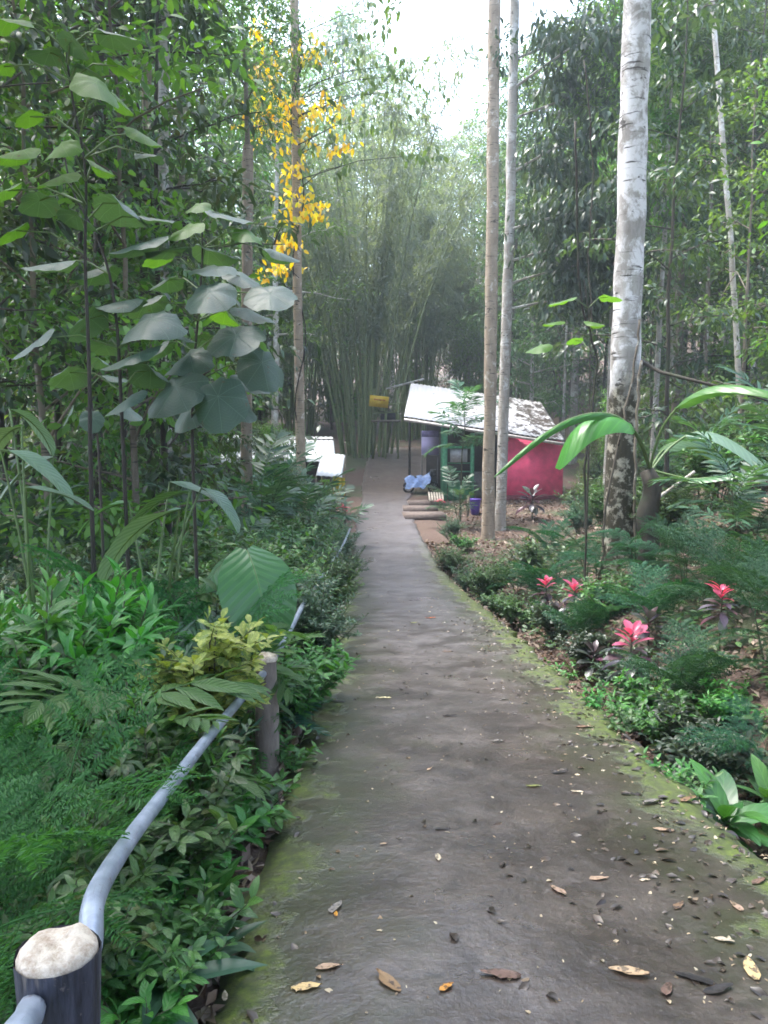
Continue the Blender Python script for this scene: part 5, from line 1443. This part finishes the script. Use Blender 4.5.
# dark stump with a big-leaved epiphyte (bird's-nest habit) beside the white trunk
def stump():
    Y = 11.2
    b = spot(651, Y); base = np.array(b)
    top = at(650, 470, Y)
    mb = MB(); zs = np.linspace(b[2] - .3, top[2], 10)
    tube(mb, [[b[0] + .03 * rng.normal(), Y + .03 * rng.normal(), z] for z in zs], .13 * (1 + .12 * rng.normal(size=10)), 12, rough=.10)
    tag(mb.build('stump', M['darkbark'], None, smooth=True), 'dark mossy dead stump standing against the white trunk', 'stump')
    t = thing('banana_like_plant', 'large-leaved plant springing from the top of the dark stump', 'plant', top)
    def leaf(pts, W, dY, mat, side=0.0):
        P_ = np.array([at(x, y, Y + d) for x, y, d in pts])
        s = np.linspace(0, 1, len(P_)); ss = np.linspace(0, 1, 22)
        cur = np.stack([np.interp(ss, s, P_[:, k]) for k in range(3)], -1)
        for _ in range(3): cur[1:-1] = (cur[:-2] + 2 * cur[1:-1] + cur[2:]) / 4
        st = MB(); tube(st, cur, np.linspace(.020, .005, 22), 7, cap=False)
        return cur
    def strip(cur, i0, wl, wr, hang_l, hang_r, mat):
        c = cur[i0:]; n = len(c); tg = unit(np.gradient(c, axis=0))
        sd = unit(np.cross(tg, [0, 0, 1.])); up = np.cross(sd, tg)
        t = np.linspace(0, 1, n); w = np.minimum(1, t / .15 + .05) ** .6 * np.sqrt(np.maximum(0.0004, 1 - t ** 3.2))
        V, UV = [], []
        for i in range(n):
            for k, f in enumerate((-1, -.5, 0, .5, 1)):
                ww = wl if f < 0 else wr; hg = hang_l if f < 0 else hang_r
                a = hg * abs(f) ** .8
                V.append(c[i] + w[i] * ww * abs(f) * (np.sign(f) * sd[i] * math.cos(a) - np.array([0, 0, 1.]) * math.sin(a)) + up[i] * .012)
                UV.append([.5 + f * .5, t[i]])
        Q = [[i * 5 + j, i * 5 + j + 1, (i + 1) * 5 + j + 1, (i + 1) * 5 + j] for i in range(n - 1) for j in range(4)]
        lm = MB(); lm.add(np.array(V), Q, None, np.array(UV))
        o = lm.build('leaf', M[mat], t_, top, smooth=True)
        st = MB(); tube(st, cur, np.linspace(.022, .005, len(cur)), 7, cap=False); st.build('midrib', M['petiole'], o, top, smooth=True)
    t_ = t
    # leaf arching across the white trunk towards the hut
    c = leaf([(650, 470, 0), (640, 440, -.5), (625, 418, -.9), (600, 411, -1.2), (570, 417, -1.5), (540, 436, -1.7), (516, 456, -1.9), (494, 478, -2.0)], .2, 0, 'lime'); strip(c, 7, .10, .07, 1.4, 1.2, 'lime')
    c = leaf([(650, 470, 0), (645, 448, -.5), (632, 424, -.8), (606, 412, -1.1), (580, 424, -1.25), (566, 446, -1.3), (556, 468, -1.3)], .2, 0, 'lime'); strip(c, 7, .34, .26, .75, .5, 'lime')
    c = leaf([(650, 470, 0), (654, 448, -.2), (664, 422, -.4), (684, 400, -.6), (704, 388, -.9), (730, 384, -1.2), (765, 390, -1.6), (800, 404, -1.8)], .2, 0, 'lime'); strip(c, 8, .17, .17, .9, .7, 'lime')
    c = leaf([(652, 470, 0), (668, 448, .2), (694, 430, .3), (720, 434, .1), (750, 452, -.2), (776, 480, -.5)], .2, 0, 'lime'); strip(c, 7, .28, .28, .5, .4, 'pale')
    c = leaf([(650, 470, 0), (660, 452, .4), (676, 440, .7), (700, 444, 1.0), (716, 462, 1.2)], .2, 0, 'lime'); strip(c, 6, .2, .2, .5, .5, 'big')
    c = leaf([(650, 470, 0), (690, 480, -.2), (725, 476, -.5), (770, 470, -.8)], .2, 0, 'lime'); strip(c, 6, .16, .16, .5, .5, 'big')
    # hanging vines round the white trunk
    for k, (pts, r, lab) in enumerate((([(586, 560, 12.4), (584, 470, 12.4), (592, 400, 12.45), (600, 360, 12.5), (580, 300, 12.4), (577, 240, 12.4), (576, 120, 12.4)], .019, 'twisted dark vine hanging beside the white trunk'),
                                       ([(600, 590, 12.5), (606, 500, 12.5), (624, 420, 12.5), (634, 370, 12.6), (640, 320, 12.7)], .02, 'grey vine clinging across the mossy foot of the white trunk'),
                                       ([(636, 600, 12.55), (634, 500, 12.55), (637, 420, 12.6), (641, 360, 12.7)], .024, 'straight thin vine along the mossy side of the white trunk'),
                                       ([(592, 330, 12.4), (588, 250, 12.5), (594, 180, 12.5), (585, 60, 12.5)], .012, 'thin upright stem beside the twisted dark vine'))):
        pp = np.array([at(*q) for q in pts]); s = np.linspace(0, 1, len(pp)); ss = np.linspace(0, 1, 30)
        cur = np.stack([np.interp(ss, s, pp[:, m]) for m in range(3)], -1)
        for _ in range(3): cur[1:-1] = (cur[:-2] + 2 * cur[1:-1] + cur[2:]) / 4
        mb = MB(); tube(mb, cur + rng.normal(size=cur.shape) * .012, r, 6)
        tag(mb.build('vine', M['darkbark'] if k in (0, 3) else M['bark'], None, smooth=True), lab, 'vine')
    # fallen pole and bare branch on the slope
    mb = MB(); a, c = at(655, 500, 11.5), at(694, 472, 13.5); tube(mb, [a, (a + c) / 2, c], .025, 6); tag(mb.build('fallen_branch', M['palebark'], None, smooth=True), 'pale straight fallen branch leaning on the littered slope', 'branch')
    mb = MB(); tube(mb, [at(636, 358, 13.2), at(660, 372, 12.4), at(700, 382, 11.8), (at(740, 392, 11.5)), at(790, 408, 11.2)], [.035, .03, .028, .022, .012], 6)
    tag(mb.build('bare_branch', M['darkbark'], None, smooth=True), 'thin dark bare branch reaching over the slope from the white trunk', 'branch')


stump()
# sapling with lime leaves near the vines
sapling('thin sapling with pale lime leaves by the twisted vine', 588, 11.6, [(588, 480), (590, 400), (590, 320), (584, 280)],
        [(566, 300, 0, .42, 190, .25, 1), (608, 297, .2, .36, 10, .2, 1), (556, 322, -.2, .34, 200, .3, 1), (540, 346, -.1, .40, 210, .35, 1), (592, 322, .1, .30, 330, .3, 1), (575, 340, .3, .28, 100, .4, 1)])
K['tree_frond'] = make_fronds(4.7, 22, 1.6, T_pin, 'bluegreen', (-.4, .4), nst=1, t0=.62)
put('tree_frond', 'frond_tree', 'slim young tree with pale drooping fronds before the green stall', 'young tree', 461, 31.0, 1.0)
# red flowers
for px, py, Y, lab in ((440, 501, 33., 'red flower on a small stem beside the slabs'), (343, 508, 24., 'pink-red flower at the path edge below the yellow cloth')):
    q = at(px, py, Y); p = spot(px, Y, py)
    t = thing('red_flower', lab, 'flower', p)
    mb = MB(); tube(mb, [[p[0], Y, p[2] - .05], q], .012, 5); mb.build('stem', M['petiole'], t, p)
    mb = MB(); tp = blade3('ovate', .5, 4, .2, .8)
    az = np.arange(14) * 2.4; scatter(mb, tp, np.array([q] * 14) + rng.normal(size=(14, 3)) * .05, np.stack([np.cos(az), np.sin(az), .3 + 0 * az], -1), np.array([[0, 0, 1.]] * 14), .22)
    mb.build('petals', plain('flower_red', (.75, .03, .10), .5), t, p)
# ornamental low plant with pale flower heads before the pink wall
put('cordd', 'flowering_plant', 'plant with pale bluish top before the pink wall', 'plant', 533, 31, 2.2)


# ------------------------------------------------------------------ litter and ground cover
def leaf_litter():
    tpl = [blade3('ovate', .5, 4, .35, .9), blade3('ovate', .4, 4, -.3, -.7), dia(.4, .1)]
    mb = MB()
    n = 26000
    # right bank and ditch
    y = 2 + 24 * rng.random(n) ** 1.7; x = np.interp(y, _LY, _RX) + .06 + 7.5 * rng.random(n) ** 1.6
    y2 = 1.2 + 16 * rng.random(4500) ** 1.5; x2 = np.interp(y2, _LY, _LX) - .02 - 1.4 * rng.random(4500) ** 1.5
    y3 = 25 + 14 * rng.random(5500); x3 = 2.4 + 10 * rng.random(5500)
    x, y = np.concatenate([x, x2, x3]), np.concatenate([y, y2, y3])
    z = G(x, y) + .012 + .03 * rng.random(len(x))
    az = rng.random(len(x)) * 6.283
    d = np.stack([np.cos(az), np.sin(az), rng.normal(size=len(x)) * .3], -1)
    up = np.stack([rng.normal(size=len(x)) * .45, rng.normal(size=len(x)) * .45, np.ones(len(x))], -1)
    ch = rng.integers(3, size=len(x)); sc = rng.uniform(.035, .12, len(x)) * (1 + y / 30)
    for k in range(3):
        w = ch == k; scatter(mb, tpl[k], np.stack([x, y, z], -1)[w], d[w], up[w], sc[w])
    tag(mb.build('leaf_litter', M['litterleaf']), 'dry brown leaf litter covering the bank and ditch', 'leaf litter', kind='stuff')
    # crumbs on the path
    mb = MB(); n = 2400
    y = 1.8 + 22 * rng.random(n) ** 1.5; u = np.where(rng.random(n) < .5, 1 - .35 * rng.random(n) ** 1.8, rng.random(n))
    l = np.interp(y, _LY, _LX); r = np.interp(y, _LY, _RX); x = l + (r - l) * u
    z = PZ(x, y) + .004
    az = rng.random(n) * 6.283; d = np.stack([np.cos(az), np.sin(az), 0 * az], -1)
    up = np.stack([rng.normal(size=n) * .2, rng.normal(size=n) * .2, np.ones(n)], -1)
    scatter(mb, tpl[0], np.stack([x, y, z], -1), d, up, rng.uniform(.008, .038, n) * (1 + y / 18) * (.5 + rng.random(n) ** 3))
    tag(mb.build('leaf_crumbs', leafmat('crumb_leaf', [(.05, .035, .025), (.12, .08, .05), (.30, .22, .14), (.5, .42, .30), (.06, .045, .035), (.22, .15, .09)], .05, .6)), 'small dry leaf crumbs sprinkled over the concrete path', 'leaf litter', kind='stuff')
    # dark wet scraps gathered towards the ditch side
    mb = MB(); n = 900
    y = 1.9 + 9 * rng.random(n) ** 1.3; cl = noise2(y, 5, .8, 7)
    u = np.where(rng.random(n) < .75, 1 - np.abs(rng.normal(size=n)) * .18 - .02, rng.random(n))
    l = np.interp(y, _LY, _LX); r = np.interp(y, _LY, _RX); x = l + (r - l) * np.clip(u, .05, .99)
    az = rng.random(n) * 6.283; d = np.stack([np.cos(az), np.sin(az), rng.uniform(-.05, .2, n)], -1)
    up = np.stack([rng.normal(size=n) * .3, rng.normal(size=n) * .3, np.ones(n)], -1)
    w = cl > -.25
    scatter(mb, tpl[0], np.stack([x, y, PZ(x, y) + .006], -1)[w], d[w], up[w], rng.uniform(.02, .085, n)[w])
    tag(mb.build('leaf_scraps', leafmat('wet_scrap', [(.02, .016, .014), (.05, .035, .025), (.035, .028, .025), (.11, .075, .05)], .05, .35)), 'dark wet leaf scraps gathered along the mossy side of the path', 'leaf litter', kind='stuff')
    # low ground cover
    mb = MB(); tp = blade3('ovate', .5, 4, .15, .5)
    n = 2600
    y = np.concatenate([1.0 + 15 * rng.random(1700) ** 1.4, 3 + 22 * rng.random(900) ** 1.3])
    x = np.concatenate([np.interp(y[:1700], _LY, _LX) - .55 - 6 * rng.random(1700) ** 1.2, np.interp(y[1700:], _LY, _RX) + .55 + 4.0 * rng.random(900) ** 1.3])
    z = G(x, y)
    for k in range(9):
        az = k * .7 + rng.random(n) * .6 + rng.integers(6, size=n); h = rng.uniform(.03, .26, n)
        pos = np.stack([x + rng.normal(size=n) * .06, y + rng.normal(size=n) * .06, z + h], -1)
        d = np.stack([np.cos(az), np.sin(az), rng.uniform(-.2, .6, n)], -1)
        scatter(mb, tp, pos, d, np.array([[0, 0, 1.]] * n), rng.uniform(.05, .13, n), jit=.25)
    tag(mb.build('ground_cover', M['shrub']), 'low leafy ground cover beside the path', 'ground cover', kind='stuff')


leaf_litter()


def fallen():
    cols = dict(pale=(.62, .52, .34), tan=(.42, .29, .17), brown=(.17, .10, .06), dark=(.025, .02, .018), red=(.42, .09, .03), green=(.22, .26, .05), orange=(.45, .20, .04), grey=(.20, .18, .16))
    mats = {k: leafmat('fallen_' + k, [c, tuple(x * 1.15 for x in c)], .08, .55, spots=(tuple(x * .35 for x in c), 45.), tcol=(1, .8, .5)) for k, c in cols.items()}
    L = [(438, 858, .085, 'pale', 90, 'pale yellow upright leaf lying alone mid-path, beside the dark oval leaf'), (444, 829, .10, 'dark', 5, 'dark oval leaf lying just beyond the pale yellow one'), (556, 890, .11, 'tan', 120, 'tan leaf lying between the pale yellow leaf and the ditch side'),
         (661, 830, .12, 'tan', 165, 'pinkish tan leaf at the moss edge under the glossy plant'), (750, 968, .14, 'tan', 80, 'large tan leaf standing up near the dark patch'), (624, 973, .16, 'tan', 160, 'long curled tan leaf at the bottom of the path'), (496, 975, .16, 'brown', 170, 'flat reddish brown leaf at the bottom of the path'),
         (332, 968, .11, 'tan', 15, 'upper of two tan leaves by the mossy corner'), (310, 988, .12, 'tan', 10, 'lower of two tan leaves by the mossy corner'), (385, 980, .15, 'brown', 130, 'dull brown leaf stuck flat beside the orange curl'), (448, 986, .08, 'orange', 40, 'orange curled leaf at the bottom of the path'),
         (536, 786, .11, 'green', 5, 'yellow-green leaf mid-path before the black curled leaf'), (562, 773, .13, 'dark', 20, 'black curled leaf next to the yellow-green leaf'), (432, 618, .20, 'red', 10, 'rusty red leaf far along the path'), (383, 698, .13, 'pale', 170, 'cream leaf beside the rail side beyond the second post'),
         (339, 701, .16, 'dark', 5, 'black leaf at the rail side edge of the path'), (587, 728, .17, 'brown', 10, 'brown leaf on the ditch-side moss edge'), (337, 906, .12, 'grey', 70, 'grey flat leaf opposite the front post'), (336, 914, .05, 'orange', 90, 'small rusty leaf lying on the grey flat one'), (452, 716, .14, 'dark', 5, 'dark leaf mid-path, level with the second post top'),
         (449, 652, .16, 'brown', 20, 'brown curled leaf beyond the dark mid-path leaf'), (720, 940, .09, 'pale', 150, 'small cream leaf by the dark patch'), (601, 879, .10, 'tan', 5, 'thin tan leaf level with the lone pale yellow leaf'), (646, 881, .06, 'pale', 5, 'tiny cream leaf near the thin tan one'), (690, 978, .17, 'dark', 150, 'largest dark wet leaf at the ditch-side corner of the path'), (722, 990, .14, 'dark', 20, 'dark wet leaf overlapping the largest one'), (668, 990, .10, 'brown', 60, 'small brown leaf beside the largest dark wet one'),
         (655, 803, .15, 'grey', 20, 'grey leaf among debris at the moss edge'), (630, 795, .10, 'dark', 0, 'dark scrap among debris at the moss edge'), (415, 623, .14, 'green', 0, 'dull green leaf near the rusty red one'), (300, 770, .10, 'tan', 60, 'tan leaf at the foot of the second post'), (225, 995, .06, 'pale', 100, 'cream leaf on the mossy corner edge'),
         (500, 742, .12, 'grey', 10, 'grey leaf mid-path beyond the yellow-green one'), (575, 792, .09, 'pale', 170, 'cream leaf behind the black curled one'), (690, 800, .15, 'brown', 30, 'brown leaf on moss under the glossy plant'), (430, 770, .07, 'tan', 60, 'small tan leaf in the middle of the path'), (385, 845, .05, 'tan', 20, 'tiny tan leaf mid-path, rail side'),
         (680, 905, .09, 'brown', 40, 'brown leaf between the thin tan leaf and dark patch'), (735, 905, .10, 'tan', 100, 'tan leaf at the mossy ditch side above the dark patch'), (760, 880, .10, 'brown', 30, 'brown leaf at the very edge of the mossy ditch side'), (560, 690, .16, 'brown', 10, 'brown leaf on the moss edge below the cordylines'), (505, 700, .12, 'grey', 30, 'grey leaf below the dark bushes')]
    for px, py, s, c, az, lab in L:
        q = on_path(px, py)
        mb = MB(); a = math.radians(az)
        tp = blade('ovate', .46 if c != 'dark' else .36, 7, rng.uniform(.05, .25), rng.uniform(-.15, .35), wav=.15)
        d = np.array([math.cos(a), math.sin(a), 0.])
        scatter(mb, tp, [q - d * s * .5 + [0, 0, .016]], [d + [0, 0, rng.uniform(.0, .12)]], [[rng.normal() * .06, rng.normal() * .06, 1]], [s * .82])
        V = mb.v[0]; V += rng.normal(size=V.shape) * s * [.014, .014, .022]; m = V[:, 2].min(); V[:, 2] = (V[:, 2] - m) * .55 + PZ(V[:, 0], V[:, 1]) + .003
        tag(mb.build('fallen_leaf', mats[c], None, smooth=True), lab, 'fallen leaf', 'fallen leaves on the path')


fallen()

# ------------------------------------------------------------------ haze, light, camera
def haze():
    mb = MB(); box(mb, (0, 75, 22), (300, 240, 84))
    m, nt, out = new_mat('forest_haze')
    v = nt.nodes.new('ShaderNodeVolumePrincipled')
    v.inputs['Color'].default_value = (.74, .88, .97, 1); v.inputs['Density'].default_value = .0014; v.inputs['Anisotropy'].default_value = .3
    nt.links.new(v.outputs[0], out.inputs['Volume'])
    o = mb.build('haze', m); tag(o, 'pale mist hanging between the trees', 'haze', kind='stuff')
    o.display_type = 'WIRE'


HAZE = True
if HAZE: haze()

w = bpy.data.worlds.new('World'); scene.world = w; w.use_nodes = True
nt = w.node_tree; nt.nodes.clear(); n = N(nt)
EL, AZ = math.radians(66), math.radians(-62)      # sun high on the left, behind thin cloud
sky = nt.nodes.new('ShaderNodeTexSky'); sky.sky_type = 'NISHITA'; sky.sun_disc = False
sky.sun_elevation = EL; sky.sun_rotation = AZ; sky.dust_density = 3.; sky.air_density = 1.; sky.ozone_density = 1.
hs = n('ShaderNodeHueSaturation', {'Saturation': .78, 'Value': 1.0, 'Color': sky.outputs[0]})
bg = n('ShaderNodeBackground', {'Color': hs.outputs[0], 'Strength': .15})
wo = nt.nodes.new('ShaderNodeOutputWorld'); nt.links.new(bg.outputs[0], wo.inputs[0])
sd = bpy.data.lights.new('sun', 'SUN'); sd.energy = 1.2; sd.angle = math.radians(22); sd.color = (1, .98, .95)
so = bpy.data.objects.new('sun', sd); col.objects.link(so)
sv = Vector((math.sin(AZ) * math.cos(EL), math.cos(AZ) * math.cos(EL), math.sin(EL)))
so.rotation_euler = (-sv).to_track_quat('-Z', 'Y').to_euler()

cam = bpy.data.cameras.new('camera'); co = bpy.data.objects.new('camera', cam); col.objects.link(co)
cam.sensor_width = 36; cam.lens = F / 1024 * 36; cam.clip_end = 900; cam.clip_start = .05
co.rotation_euler = (PI / 2 - PITCH, 0, 0)
scene.camera = co
vs = scene.view_settings
vs.view_transform = 'Standard'; vs.look = 'None'; vs.exposure = 2.95; vs.gamma = 1
scene.cycles.use_denoising = True
scene.cycles.max_bounces = 8; scene.cycles.diffuse_bounces = 6; scene.cycles.transmission_bounces = 6; scene.cycles.volume_bounces = 0
scene.cycles.filter_width = 1.7
